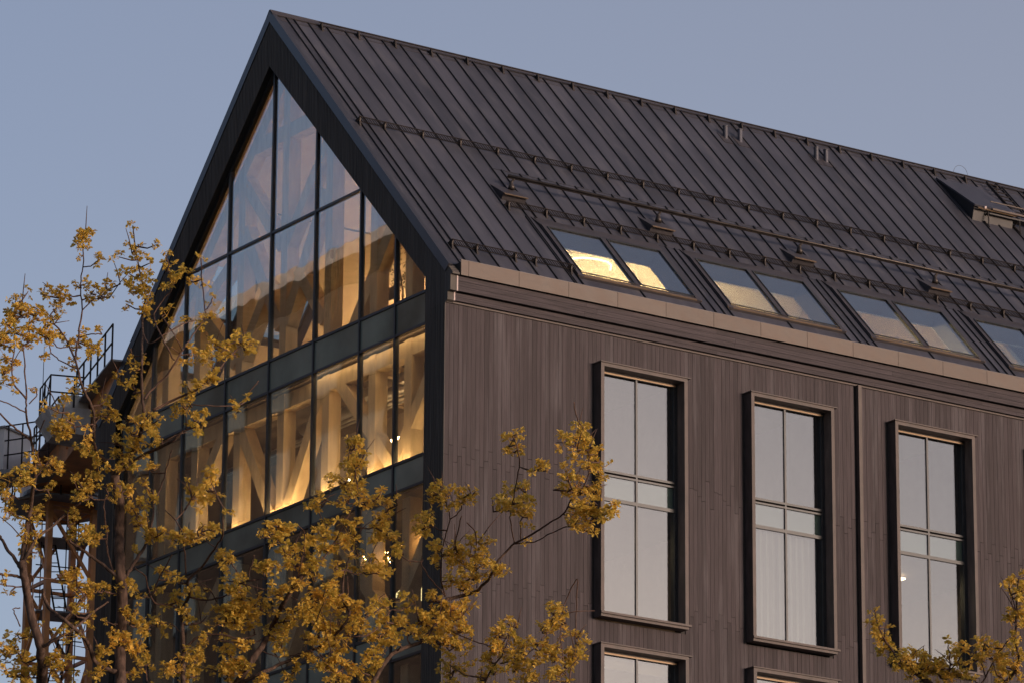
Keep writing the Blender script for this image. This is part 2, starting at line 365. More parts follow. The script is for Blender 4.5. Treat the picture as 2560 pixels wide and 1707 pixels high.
# --- skylights: each pair in one frame
def skylight(x0, f=rp):
    fr = MB(); x1 = x0+3.87; h = .075
    def rail(a, b, va, vb, hh=h): fr.solid([f(a,va,-.02), f(b,va,-.02), f(b,vb,-.02), f(a,vb,-.02)], [f(a,va,hh), f(b,va,hh), f(b,vb,hh), f(a,vb,hh)])
    rail(x0, x0+.15, .76, 3.32); rail(x1-.13, x1, .76, 3.32); mx_ = (x0+x1)/2
    rail(mx_-.1, mx_+.1, .95, 3.22); rail(x0+.15, x1-.13, 3.22, 3.32); rail(x0+.15, x1-.13, .76, .95, .05)
    so = fr.build('skylight', MT['flash'], B)
    li = MB()   # sharp inner glazing beads
    for a, b in ((x0+.15, mx_-.1), (mx_+.1, x1-.13)):
        for p, q in (((a,.95),(a,3.22)), ((b,.95),(b,3.22)), ((a,3.22),(b,3.22)), ((a,.95),(b,.95))):
            li.bar(f(p[0],p[1],.085), f(q[0],q[1],.085), .035, .02, up=SN)
    li.build('glazing_bead', MT['mull'], so)
    sl = MB(); sl.bar(f(x0-.02,.8,.06), f(x1+.02,.8,.06), .07, .03, up=SN); sl.build('skylight_sill', MT['bronze'], so)
    for a, b in ((x0+.155, mx_-.105), (mx_+.105, x1-.135)):
        p = MB(); p.solid([f(a,.955,.05), f(b,.955,.05), f(b,3.215,.05), f(a,3.215,.05)], [f(a,.955,.062), f(b,.955,.062), f(b,3.215,.062), f(a,3.215,.062)])
        p.build('pane', MT['sgl'], so)
for k in range(6): skylight(4.33+4.76*k)
for (xa, xb, va, vb) in HL:
    m = MB(); p0 = [lp(xa,va), lp(xb,va), lp(xb,vb), lp(xa,vb)]
    for i in range(4): m.bar(p0[i]+SN*0, p0[(i+1) % 4], .09, .09)
    if vb-va > 3: m.bar(lp(xa,(va+vb)/2), lp(xb,(va+vb)/2), .08, .08)
    o = m.build('rear_skylight', MT['mull'], B); m = MB(); slope_slab(m, lp, .0, .012, xa+.04, xb-.04, va+.04, vb-.04); m.build('pane', MT['sgl'], o)

# --- snow guards: perforated rails on brackets that sit on the seams
def snow_guard(x0, x1, v, brs):
    g = MB()
    for hh in (.05, .19): g.bar(rp(x0,v,hh), rp(x1,v,hh), .022, .014, up=SV)
    o = g.build('snow_guard', MT['steel'], B)
    t = MB(); x = x0+.03
    while x < x1:
        t.bar(rp(x,v,.05), rp(x+.012,v,.19), .02, .012, up=(1,0,0)); x += .05
    tag(t.build('guard_tooth', MT['steel'], o), kind='stuff')
    for bx in brs:
        if x0-.1 < bx < x1+.1:
            b = MB(); b.solid([rp(bx-.03,v-.18,0), rp(bx+.03,v-.18,0), rp(bx+.03,v+.14,0), rp(bx-.03,v+.14,0)], [rp(bx-.02,v-.05,.08), rp(bx+.02,v-.05,.08), rp(bx+.02,v+.03,.2), rp(bx-.02,v+.03,.2)])
            b.build('bracket', MT['steel'], o)
br = [.37] + [1.15+1.19*k for k in range(30)]
snow_guard(.3, 33, 7.18, br)
snow_guard(3.5, 33, 4.03, [3.63+1.19*k for k in range(28)])
snow_guard(.5, 4.35, 1.06, [.55, 1.3, 2.48, 3.1, 4.2])
# --- safety rail with posts on wedge pedestals
sr = MB(); sr.tube([rp(4.02,5.2,.36)+Vector((0,0,0)), rp(33,5.2,.36)], .038, 8)
sro = sr.build('safety_rail', MT['pipe'], B, True)
sl_ = MB(); sl_.bar(rp(4.02,5.2,.305), rp(33,5.2,.305), .05, .03, up=SN); sl_.build('rail_track', MT['steel'], sro)
for k in range(7):
    x0 = 3.62+4.75*k
    p = MB(); a, b = rp(x0,4.42,0), rp(x0+.74,4.42,0); c, d = rp(x0+.74,5.22,0), rp(x0,5.22,0)
    up = SN*.2 + SV*.03; e, f2 = a+up, b+up
    p.v = [tuple(q) for q in (a,b,c,d,e,f2)]; p.f = [(0,1,5,4), (1,2,5), (0,4,3), (4,5,2,3), (0,3,2,1)]
    p.build('pedestal', MT['flash'], sro)
    q = MB(); bs = rp(x0+.55,5.0,.07); q.tube([bs, bs+Vector((0,0,.1)), bs+Vector((0,0,.2)), rp(x0+.62,5.2,.3)], [.1,.075,.045,.03], 10); q.build('post', MT['pipe'], sro, True)
    s2 = MB(); s2.bar(rp(x0,4.4,.2), rp(x0+.74,4.4,.2), .05, .02, up=SN); s2.build('pedestal_lip', MT['bronze'], sro)
# --- ridge rail
rr = MB(); rr.bar(rp(1.4,SL-.26,.14), rp(33,SL-.26,.14), .03, .012, up=SV)
rro = rr.build('ridge_rail', MT['steel'], B)
for k in range(27):
    x = 1.5+1.185*k; b = MB(); b.solid([rp(x-.03,SL-.5,0), rp(x+.03,SL-.5,0), rp(x+.03,SL-.22,0), rp(x-.03,SL-.22,0)], [rp(x-.02,SL-.3,.12), rp(x+.02,SL-.3,.12), rp(x+.02,SL-.24,.15), rp(x-.02,SL-.24,.15)])
    b.build('bracket', MT['steel'], rro)
# --- vent pipes near the ridge
for x in (14.68, 15.2, 17.95, 18.3):
    p = MB(); b = rp(x,11.72,-.05); p.tube([b, b+Vector((0,0,.4)), b+Vector((0,0,.401)), b+Vector((0,0,.43))], [.07,.07,.082,.082], 12); po = p.build('vent_pipe', MT['roof'], B, False)
    m = MB(); m.solid([rp(x-.2,11.45,.002), rp(x+.2,11.45,.002), rp(x+.2,12.0,.002), rp(x-.2,12.0,.002)], [rp(x-.2,11.45,.012), rp(x+.2,11.45,.012), rp(x+.2,12.0,.012), rp(x-.2,12.0,.012)]); m.build('pipe_flashing', MT['flash'], po)
# --- roof hatch dormer at right, with lip rails, gangway and ladder
hb = MB(); hx0, hx1 = 22.75, 24.25
a, b, c, d = rp(hx0,10.05,0), rp(hx1,10.05,0), rp(hx1,12.35,0), rp(hx0,12.35,0)
up = SN*.38 + SV*.26; e, f2 = a+up, b+up
hb.v = [tuple(q) for q in (a,b,c,d,e,f2)]; hb.f = [(0,1,5,4), (1,2,5), (0,4,3), (4,5,2,3), (0,3,2,1)]
ho = hb.build('roof_hatch', MT['seam'], B)
lid = MB(); n_ = (Vector(f2)-Vector(e)).cross(c-Vector(f2)).normalized()
lid.solid([Vector(e)-Vector((.06,0,0))+n_*.01-SV*.12, Vector(f2)+Vector((.06,0,0))+n_*.01-SV*.12, c+Vector((.06,0,0))+n_*.01, d-Vector((.06,0,0))+n_*.01], [Vector(e)-Vector((.06,0,0))+n_*.06-SV*.12, Vector(f2)+Vector((.06,0,0))+n_*.06-SV*.12, c+Vector((.06,0,0))+n_*.06, d-Vector((.06,0,0))+n_*.06])
lid.build('hatch_lid', MT['roof'], ho)
m = MB(); q0 = Vector(e)-SV*.16; q1 = Vector(f2)-SV*.16
m.bar(q0+Vector((.05,0,0)), q1, .05, .03, up=SN); m.build('hatch_lip', MT['bronze'], ho)
for t_ in (.2, .85):
    m = MB(); pp = q0.lerp(q1, t_); m.box(pp.x-.035, pp.x+.035, pp.y-.05, pp.y+.01, pp.z, pp.z+.07); m.build('hinge', MT['trimlight'], ho)
gw = MB(); gw.bar(rp(23.3,10.15,.42), rp(30,10.15,.42), .09, .05, up=(0,0,1)); gw.bar(rp(23.4,10.5,.5), rp(30,10.5,.5), .03, .03)
go = gw.build('roof_gangway', MT['copper'], B)
gk = MB(); gk.box(23.25, 30, rp(0,10.15,.3).y-.04, rp(0,10.6,.3).y, rp(0,10.15,.28).z-.04, rp(0,10.15,.28).z); gk.build('gangway_deck', MT['seam'], go)
for k in range(6):
    x = 23.2+1.19*k; m = MB(); m.bar(rp(x,9.75,0), rp(x+.02,10.15,.32), .03, .03); m.bar(rp(x,10.2,0), rp(x+.02,10.15,.32), .03, .03); m.bar(rp(x,9.75,.03), rp(x,10.3,.03), .04, .03, up=SN); m.build('bracket', MT['steel'], go)
ld = MB(); ld.bar(rp(24.75,10.9,.15), rp(24.75,12.7,.15), .03, .05, up=SN); ld.bar(rp(25.15,10.9,.15), rp(25.15,12.7,.15), .03, .05, up=SN)
lo_ = ld.build('roof_ladder', MT['steel'], B)
for k in range(8):
    m = MB(); v = 10.95+.23*k; m.bar(rp(24.72,v,.16), rp(25.18,v,.16), .03, .03, up=SN); m.build('rung', MT['pipe'], lo_)
m = MB(); pts = []
for k in range(13):
    t = math.pi*k/12; pts.append(rp(24.1-.28*math.cos(t), SL-.05, .02)+Vector((0,.1,.36*math.sin(t)**.8 if 0 < k < 12 else 0)))
m.tube(pts, .005, 5); m.build('lightning_wire', MT['steel'], B)

# --- cornice: bronze gutter front and two stained boards
gu = MB(); gu.box(.26, LEN, -.33, .1, -.5, -.2); guo = gu.build('gutter', MT['back'], B)
x = .27; xe = [.50, 2.02]
while xe[-1] < LEN: xe.append(xe[-1]+1.52)
for q in xe:
    q = min(q, LEN); m = MB(); m.box(x+.005, q-.005, -.352, -.332, -.53, -.135+rnd.uniform(-.003,.003)); m.build('gutter_sheet', MT['copper'], guo); x = q
m = MB(); m.box(.25, LEN, -.345, -.3, -.132, -.12); m.build('gutter_lip', MT['flash'], guo)
def eave_board(y0, y1, z0, z1, rows):
    k = MB(); k.box(.245, LEN, y0+.02, y1, z0+.005, z1-.005); o = k.build('eave_board', MT['back'], B)
    h = (z1-z0)/rows
    for r in range(rows):
        x = .25; n = 0
        while x < LEN:
            q = min(LEN, x+rnd.uniform(3.6, 5.2)); m = MB(); m.box(x+.002, q-.002, y0, y0+.022, z0+r*h+.003, z0+(r+1)*h-.003); m.build('board', MT['eave'], o); x = q
    m = MB(); m.box(.21, .25, y0-.008, y1, z0-.004, z1); tag(m.build('board_end', MT['trimlight'], o), 'pale cut end of the eave board')
eave_board(-.25, .0, -.93, -.535, 3)
eave_board(-.12, .0, -1.15, -.94, 2)
m = MB(); m.box(.05, LEN, -.04, -.0, -1.2, -1.153); m.build('shadow_batten', MT['wframe'], B)

# --- long wall: backing plus one object per plank
wins = [(4.58+4.75*k, 7.29+4.75*k) for k in range(6)]
WZ = [(-2.03, -8.66), (-9.33, -15.96)]
lw = MB()
def backing(z0, z1, cut):
    if not cut: lw.box(.06, LEN, .024, .28, z0, z1); return
    xs_ = [.06] + [q for a, b in wins for q in (a+.02, b-.02)] + [LEN]
    for i in range(0, len(xs_), 2): lw.box(xs_[i], xs_[i+1], .024, .28, z0, z1)
backing(-2.03, -.4, 0); backing(-8.66, -2.03, 1); backing(-9.33, -8.66, 0); backing(-15.96, -9.33, 1); backing(GROUND, -15.96, 0)
lwo = lw.build('long_wall', MT['back'], B)
pm = MB(); pm.box(-.0625, .0625, 0, .022, -.5, .5); pmesh = pm.mesh('plank', MT['plank'])
J = {0: -5.10, 1: -4.84, 2: -5.27}; J2 = {0: -8.18, 1: -8.02, 2: -8.36}
stuff = MB(); npl = 0
def plank(xc, z0, z1, wd=.125):
    global npl
    yy = rnd.uniform(-.003, .002)
    if npl < 298 and xc < 22 and z0 > -9.5 and z1-z0 > .6:
        npl += 1; put('plank', pmesh, lwo, (xc, yy, (z0+z1)/2), scale=(wd/.125, 1, z1-z0-.010))
    else: stuff.box(xc-wd/2, xc+wd/2, yy, yy+.022, z0+.003, z1-.003)
k = 0; x = .11
while x < LEN-.1:
    if abs(x-13.05) > .1:
        j = J[k % 3] + (.0 if x < 7.5 else (.28 if 7.5 < x < 9.0 and k % 2 else 0)) + rnd.uniform(-.006,.006); j2 = J2[k % 3] - .1*((k//3) % 3 == 2) + rnd.uniform(-.01,.01)
        hit = [1 for a, b in wins if a-.03 < x+.064 and x-.064 < b+.03]
        cuts = [-1.2, j, j2, -12.4+.2*(k % 3), -16.5+.2*(k % 3)]
        for i in range(len(cuts)-1):
            t, bt = cuts[i], cuts[i+1]
            if not hit: plank(x, bt, t); continue
            segs = [(bt, t)]
            for wt, wb in WZ:
                ns = []
                for b0, t0 in segs:
                    if t0 <= wb or b0 >= wt: ns.append((b0, t0)); continue
                    if t0 > wt: ns.append((wt+.01, t0))
                    if b0 < wb: ns.append((b0, wb-.01))
                segs = ns
            for b0, t0 in segs:
                if t0-b0 > .05: plank(x, b0, t0)
    x += .1315; k += 1
tag(stuff.build('plank_remainder', MT['plank'], lwo), kind='stuff')
m = MB(); m.box(12.99, 13.1, -.13, .0, -22, -1.19); m.build('corner_strip', MT['wframe'], B)
m = MB(); m.box(.04, LEN, .0, .022, GROUND, -16.9); m.build('lower_cladding', MT['plank'], lwo)

# --- long wall windows
def window(k, top, first):
    x0 = 4.58+4.75*k; x1 = x0+2.71; z1 = top; z0 = top-6.63
    f = MB(); yb = .02
    f.box(x0, x0+.1, -.3, yb, z0, z1-.03); f.box(x1-.1, x1, -.3, yb, z0, z1-.03)
    f.box(x0+.1, x1-.1, -.3, yb, z1-.12, z1-.03); f.box(x0+.1, x1-.1, -.3, yb, z0, z0+.1)
    o = f.build('window', MT['wframe'], B)
    c = MB(); c.box(x0-.03, x1+.09, -.335, .0, z1-.028, z1); c.build('window_cap', MT['wframe'], o)
    s = MB(); s.box(x0-.02, x1+.06, -.35, -.28, z0+.07, z0+.125); s.build('window_sill', MT['wframe'], o)
    ri = MB(); ri.box(x0+.1, x0+.13, yb, .3, z0+.1, z1-.12); ri.box(x1-.13, x1-.1, yb, .3, z0+.1, z1-.12); ri.box(x0+.13, x1-.13, yb, .3, z1-.15, z1-.12); ri.box(x0+.13, x1-.13, yb, .3, z0+.1, z0+.13)
    ri.build('window_lining', MT['mull'], o)
    hd = MB(); hd.box(x0+.13, x1-.13, .03, .07, z1-.2, z1-.155); hd.build('head_trim', MT['bronze'], o)
    cx = (x0+x1)/2; ia, ib = x0+.13, x1-.13; y0, y1 = .055, .14
    mu = MB(); mu.box(cx-.028, cx+.028, y0, y1, z0+.17, z1-.2); mu.build('mullion', MT['mull'], o)
    zs = [(z1-.2, -2.72), (-2.87, -3.47), (-3.55, z0-top+.17)]
    zs = [(z1-.2, top-2.72), (top-2.88, top-3.44), (top-3.53, z0+.17)]
    for a, b in ((top-2.88, top-2.83), (top-2.78, top-2.72), (top-3.53, top-3.44), (z0+.13, z0+.19), (z1-.205, z1-.15)):
        t = MB(); t.box(ia, ib, y0-.004, y1, a, b); t.build('transom', MT['mull'], o)
    for a, b in ((ia, ia+.05), (ib-.05, ib)):
        t = MB(); t.box(a, b, y0-.002, y1, z0+.17, z1-.2); t.build('stile', MT['mull'], o)
    for i, (zt, zb) in enumerate(zs):
        for a, b in ((ia+.05, cx-.028), (cx+.028, ib-.05)):
            p = MB(); p.box(a, b, .085, .1, zb, zt)
            if i == 1:
                p.build('spandrel_pane', MT['wgl'], o); q = MB(); q.box(a, b, .118, .13, zb, zt); q.build('spandrel_backing', MT['wspand'], o)
            else: p.build('pane', MT['wgl'], o)
for k in range(6): window(k, -2.0, k == 0)
for k in range(6): window(k, -9.3, False)

# --- gable glazing
MY = [IN, 2.6, 4.3, 6.55, 8.8, 11.05, 13.3, 15.0, W-IN]
TZ = [9, 2.99, -.57, -1.42, -4.80, -5.53, -9.1, -9.85, -13.4, -14.15]
k1 = (APEX-SPR)/(MID-IN)
cw = MB(); ins = .06
for mir in (1, -1):     # perimeter frame of the glazing
    a = (MID, APEX-.0); 
    yy = (lambda q: q) if mir == 1 else (lambda q: W-q)
    cw.prism_x([(yy(MID), APEX-.01), (yy(MID), APEX-.11), (yy(IN+.07), SPR-.03), (yy(IN+.07), -16), (yy(IN), -16), (yy(IN), SPR)], .2, .33)
cw.box(.2, .33, IN, W-IN, GROUND, -16)
cwo = cw.build('glazed_gable', MT['mull'], B)
for y in MY[1:-1]:
    zt = APEX - abs(y-MID)*k1 - .02
    m = MB(); m.box(.19, .33, y-.033, y+.033, -16, zt); m.build('mullion', MT['mull'], cwo)
for z in TZ[1:]:
    ya = IN if z < SPR else MID-(APEX-z)/k1
    m = MB(); m.box(.2, .325, ya+.05, W-ya-.05, z-.035, z+.035); m.build('transom', MT['mull'], cwo)
for i in range(len(MY)-1):
    for j in range(len(TZ)-1):
        zt, zb = TZ[j], TZ[j+1]
        p = [(MY[i]+.033, zb+.036), (MY[i+1]-.033, zb+.036), (MY[i+1]-.033, zt-.036), (MY[i]+.033, zt-.036)]
        p = clip(p, -k1, 1, APEX-k1*MID-.05); p = clip(p, k1, 1, APEX+k1*MID-.05)
        if len(p) < 3 or area(p) < .02: continue
        m = MB()
        if j in (2, 4, 6, 8): m.prism_x(p, .235, .26); m.build('spandrel_panel', MT['spand'], cwo)
        else: m.prism_x(p, .24, .252); m.build('pane', MT['gl'], cwo)
# --- glulam truss behind the glass
TX0, TX1 = .56, .93
tr = MB(); tr.box(TX0+.02, TX1, 1.0, W-1.0, -.98, -.62)
tro = tr.build('timber_truss', MT['wood'], B)
def member(name, p, q, wd):
    m = MB(); p = Vector(((TX0+TX1)/2, *p)); q = Vector(((TX0+TX1)/2, *q)); m.bar(p, q, TX1-TX0-.02*rnd.random()-.02, wd, up=(q-p).cross(Vector((1,0,0)))); return m.build(name, MT['wood'], tro)
inz = lambda y: APEX-.25-abs(y-MID)*k1
for y in MY[1:-1]:
    m = MB(); m.box(TX0, TX1, y-.26, y+.07, -.6, inz(y)); m.build('post', MT['wood'], tro)
    for a, b in ((-4.75,-1.45), (-9.0,-5.6), (-13.2,-9.9)): m = MB(); m.box(TX0, TX1, y-.26, y+.07, a, b); m.build('post', MT['wood'], tro)
for s in (1, -1):
    Y = (lambda q: q) if s == 1 else (lambda q: W-q)
    member('rafter', (Y(1.1), inz(1.1)+.1), (Y(MID), inz(MID)+.1), .38)
    member('brace', (Y(6.65), 5.1), (Y(8.7), 2.7), .36)
    member('brace', (Y(6.7), 3.7), (Y(8.65), .5), .4)
    member('brace', (Y(8.1), 1.9), (Y(6.7), .1), .36)
    member('brace', (Y(3.2), 2.1), (Y(5.25), -.45), .42) if s == 1 else member('brace', (11.2, 3.1), (13.1, 2.0), .38)
    if s == -1: member('brace', (13.1, 1.9), (11.2, .0), .38)
    member('beam', (Y(1.0), -1.68), (Y(MID), -1.68), .42)
    for dz in (0, -4.15):
        member('brace', (Y(5.9), -1.75+dz), (Y(3.3), -4.6+dz), .36); member('brace', (Y(3.2), -4.6+dz), (Y(1.1), -2.0+dz), .36)
        member('brace', (Y(6.7), -1.8+dz), (Y(8.4), -4.6+dz), .36)
member('beam', (7.2, 5.9), (W-7.2, 5.9), .43)
# --- floors, partitions
fl = MB()
for a, b in ((-1.4,-.62), (-5.5,-4.83), (-9.8,-9.15), (-14.1,-13.45)): fl.box(.5, LEN-.2, .3, W-.3, a, b)
fl.build('floor_slab', MT['slabm'], B)
pw = MB()
for a, b in ((-4.83,-1.4), (-9.15,-5.5), (-13.45,-9.8)):
    pw.box(4.2, 4.4, .3, W-.3, a, b); pw.box(4.4, LEN, 5.6, 5.75, a, b)
    for x in (8.7, 13.3, 18.2, 23): pw.box(x, x+.12, .3, 5.6, a, b)
pw.box(.3, LEN, W-.3, W-.05, GROUND, -.4); pw.box(LEN-.2, LEN, .3, W-.3, GROUND, 0)
pw.box(LEN-.2, LEN, .3, W-.3, 0, .1)
pw.build('partition_wall', MT['wall'], B)
en = MB(); en.prism_x([(.4,-.6), (W-.4,-.6), (MID, AZ-.8)], 20.4, 20.6); en.build('attic_partition', MT['wall'], B)
en = MB(); en.prism_x([(0,-.4), (0,GROUND), (W,GROUND), (W,-.4), (MID, AZ-.1)], LEN, LEN+.1); en.build('rear_gable', MT['gable'], B)
ws = MB(); ws.box(.05, LEN, W-.02, W, GROUND, -.3); ws.build('north_wall', MT['plank'], B)
du = MB(); du.tube([(1.75,.9,-2.05), (1.75,9.5,-2.05)], .16, 12); duo = du.build('air_duct', MT['duct'], B, True)
m = MB(); m.tube([(2.6,.9,-1.85), (2.6,16,-1.85)], .05, 8); m.tube([(2.9,.9,-1.8), (2.9,16,-1.8)], .035, 8); m.build('service_pipe', MT['duct'], duo, True)
for y in (1.5, 3.1, 4.9, 7.1):
    m = MB(); m.box(.95, 4.2, y-.09, y+.09, -1.72, -1.41); m.build('ceiling_joist', MT['wood'], B)
    m = MB(); m.box(1.2, 1.5, y+.3, y+.9, -2.15, -1.9); m.build('duct_box', MT['duct'], duo)
m = MB(); m.bar((3.4,15.2,1.95), (20,15.2,1.95), .05, .05); m.bar((1.2,12.3,4.9), (20,12.3,4.9), .05, .06); m.build('ceiling_track', MT['black'], B)

# ------------------------------------------------------------------ the block across the side street, mirrored in the gable glass
NB = thing('brick_block', (-26,50,GROUND), 'tall dark brick block across the side street, mirrored in the gable glass', 'building')
m = MB(); m.box(-40,-14,23,80,GROUND,9.0); m.box(-38,-15.5,25,70,9.0,9.9); m.build('wall', mat('dark_brick', (.11,.075,.055), .9, var=.2, scale=(2,2,6)), NB)
m = MB(); m.box(-40.2,-13.8,22.8,80.2,9.9,10.3); m.build('roof', MT['conc'], NB)
wm = MB(); wm.box(-.02,.05,-.7,.7,-.95,.95); wmesh = wm.mesh('window', MT['mull']); wp = MB(); wp.box(.04,.06,-.62,.62,-.85,.85); wpm = wp.mesh('pane', MT['spand'])
wl = wp.mesh('pane', MT['shade'])
for yy in range(11):
    for zz in range(6):
        o = put('window', wmesh, NB, (-13.97, 26+2.9*yy, 6.6-3.1*zz)); put('pane', wpm, o)
# ------------------------------------------------------------------ interior things
def lamp(name, loc, label, size, m, group=None, rod=.5):
    t = thing(name, loc, label, 'lamp', group); x, y, z = loc
    a = MB(); a.box(x-size[0]/2, x+size[0]/2, y-size[1]/2, y+size[1]/2, z-.03, z+.03); a.build('light_tube', m, t)
    h = MB(); h.box(x-size[0]/2, x+size[0]/2, y-size[1]/2, y+size[1]/2, z+.032, z+.06); h.build('housing', MT['black'], t)
    s = MB()
    for q in (-.4, .4): s.tube([(x+size[0]*q, y+size[1]*q, z+.06), (x+size[0]*q, y+size[1]*q, z+rod)], .006, 4)
    s.build('cable', MT['black'], t); return t
lamp('hanging_lamp', (3.0,3.4,-2.6), 'warm linear lamp under the lit ceiling behind the right end of the gable glass', (.08,2.6), MT['ceil'], 'linear lamps on the lit office floor', 1.15)
lamp('hanging_lamp', (3.2,7.2,-2.6), 'warm linear lamp hanging over the middle of the lit office floor behind the gable glass', (.08,2.2), MT['ceil'], 'linear lamps on the lit office floor', 1.15)
lamp('hanging_lamp', (3.2,12.0,-2.6), 'warm linear lamp hanging at the dim left end of the lit office floor', (.08,1.0), MT['warm2'], 'linear lamps on the lit office floor', 1.15)
lamp('attic_lamp', (8.4,12.4,2.4), 'warm attic lamp hanging nearest the glazed gable under the white sloped ceiling', (2.2,.08), MT['attic'], None, 1.2)
lamp('attic_lamp', (13.7,9.6,2.6), 'warm attic lamp seen through the first pair of skylights', (3.6,.08), MT['strong'], None, 1.2)
lamp('attic_lamp', (18.0,10.0,3.0), 'dim attic lamp seen through the second pair of skylights', (1.1,.08), MT['warm'], None, 1.2)
t = thing('rope_light', lp(12.7, 8.1, -.5), 'curved glowing rope light on the lit ceiling behind the first skylight pane', 'lamp')
m = MB(); pts = [lp(x, v, -.5) for x, v in ((12.0,7.98), (12.12,8.05), (12.41,8.14), (12.7,8.18), (13.01,8.19), (13.29,8.18), (13.46,8.1), (13.5,7.95))]; m.tube(pts, .022, 6); m.build('light_tube', MT['rope'], t)
m = MB()
for p in pts[1:-1:2]: m.tube([p+Vector((0,0,.02)), p+Vector((0,.03,.12))], .01, 4)
m.build('clip', MT['black'], t)
up = thing('uplight_strip', (.38,4.6,-4.7), 'warm light strip on the floor edge, with an added hidden strip above, behind the lit right part of the gable glass', 'lamp')
m = MB(); m.box(.40, .45, 1.1, 12.8, -4.80, -4.78); m.build('light_strip', MT['uplight'], up); m = MB(); m.box(.37, .43, 1.1, 7.2, -1.372, -1.36); m.build('light_strip', MT['post_wash'], up); m = MB(); m.box(.395, .455, 1.05, 12.85, -4.825, -4.802); m.build('housing', MT['black'], up)  # the upper strip is added out of sight to wash the post fronts
for y, z, lab in ((4.1,-4.25,'bright white spot light low between the timber braces at the right of the lit floor'), (6.0,-4.3,'bright white spot light low beside the middle timber post of the lit floor'), (10.2,-4.1,'small white spot light behind the glass left of the lit floor'), (11.6,-4.6,'small white spot light shining through the foliage at the left of the glazed gable')):
    t = thing('spot_light', (1.1,y,z), lab, 'lamp'); m = MB(); m.tube([(1.02,y,z), (1.1,y,z+.02)], [.028,.03], 8); m.build('lens', MT['white_l'], t); m = MB(); m.tube([(1.1,y,z+.02), (1.2,y,z+.05)], [.055,.03], 8); m.build('housing', MT['black'], t)
t = thing('pendant_lamp', (2.4,5.0,-7.2), 'large glowing dome pendant lamp behind the lower gable glass by the dark corner', 'lamp')
m = MB(); m.tube([(2.4,4.95,-7.42), (2.4,4.95,-7.36), (2.4,4.95,-7.22), (2.4,4.95,-7.16)], [.48,.47,.34,.1], 20); m.build('lamp_shade', MT['shade'], t, True)
m = MB(); m.tube([(2.4,4.95,-7.16), (2.4,4.95,-5.55)], .01, 5); m.build('cable', MT['black'], t)
t = thing('fairy_lights', (.95,4.2,-6.6), 'string of small golden fairy lights drooping behind the lower gable glass', 'string lights')
pts = []
for k in range(61):
    y = 5.1-k*.06; pts.append(Vector((.95, y, -6.72 + .16*math.cos(k*.42) - .0*k)))
m = MB(); m.tube(pts, .008, 4); m.build('wire', MT['black'], t)
m = MB()
for p in pts:
    q = p + Vector((rnd.uniform(-.03,.03), rnd.uniform(-.03,.03), rnd.uniform(-.08,.02))); r = rnd.uniform(.012,.03)
    m.tube([q-Vector((0,0,r)), q, q+Vector((0,0,r))], [.004, r, .004], 6)
tag(m.build('bulb', MT['bulb'], t), kind='stuff')
for y, lab in ((3.5, 'brown wicker lampshade hanging under the fairy lights, left of two'), (2.3, 'brown wicker lampshade hanging under the fairy lights, beside the dark corner')):
    t = thing('wicker_shade', (1.5,y,-7.0), lab, 'lampshade'); m = MB(); m.tube([(1.5,y,-7.15), (1.5,y,-6.85), (1.5,y,-6.8)], [.3,.27,.05], 14); m.build('shade', MT['wicker'], t); m = MB(); m.tube([(1.5,y,-6.8), (1.5,y,-5.55)], .008, 4); m.build('cable', MT['black'], t)
t = thing('ceiling_lamp', (16.4,2.6,-6.2), 'warm square ceiling lamp glowing inside the right hand tall window', 'lamp')
m = MB(); m.box(15.0,16.1,1.9,2.7,-5.62,-5.58); m.build('light_tube', MT['warm3'], t); m = MB(); m.box(14.95,15.95,1.85,2.75,-5.58,-5.55); m.build('housing', MT['black'], t)
t = thing('ceiling_lamp', (5.6,3.2,-6.4), 'small warm ceiling lamp inside the left hand tall window', 'lamp')
m = MB(); m.box(4.9,5.2,1.6,3.6,-5.62,-5.58); m.build('light_tube', MT['warm3'], t); m = MB(); m.box(4.85,5.25,1.55,3.65,-5.58,-5.55); m.build('housing', MT['black'], t)
# curtain behind the middle window's lower panes
m = MB(); n = 60
for i in range(n):
    xa, xb = 9.5+i*2.4/n, 9.5+(i+1)*2.4/n; ya, yb = .34+.035*math.sin(i*1.3), .34+.035*math.sin((i+1)*1.3); m.face([(xa,ya,-8.4), (xb,yb,-8.4), (xb,yb,-5.5), (xa,ya,-5.5)])
o = m.build('curtain', MT['curtain']); tag(o, 'pale full height curtain hanging behind the lower panes of the middle window', 'curtain'); 
s = o.modifiers.new('thickness', 'SOLIDIFY'); s.thickness = .004
# computer screens on the attic desks
for y, lab in ((4.4,'black computer screen seen from behind, by the slanting brace of the attic'), (1.7,'black computer screen in the right hand corner of the attic glass')):
    t = thing('computer_screen', (1.05,y,-.6), lab, 'monitor'); a = Matrix.Translation((1.05,y,.28))
    m = MB(); m.box(1.02,1.06,y-.62,y+.62,.08,.42); m.build('screen', MT['black'], t)
    m = MB(); m.box(1.06,1.1,y-.04,y+.04,-.1,.25); m.box(1.0,1.25,y-.2,y+.2,-.13,-.1); m.build('stand', MT['black'], t)
    t2 = thing('desk', (1.5,y,-.6), lab.replace('black computer screen seen from behind,', 'pale desk under the screen').replace('black computer screen in', 'pale desk under the screen in'), 'desk')
    m = MB(); m.box(.95,1.75,y-.8,y+.8,-.17,-.13); m.build('desk_top', MT['wall'], t2)
    for dx in (1.0,1.7):
        for dy in (-.75,.75): m = MB(); m.box(dx-.025,dx+.025,y+dy-.025,y+dy+.025,-.6,-.17); m.build('leg', MT['black'], t2)
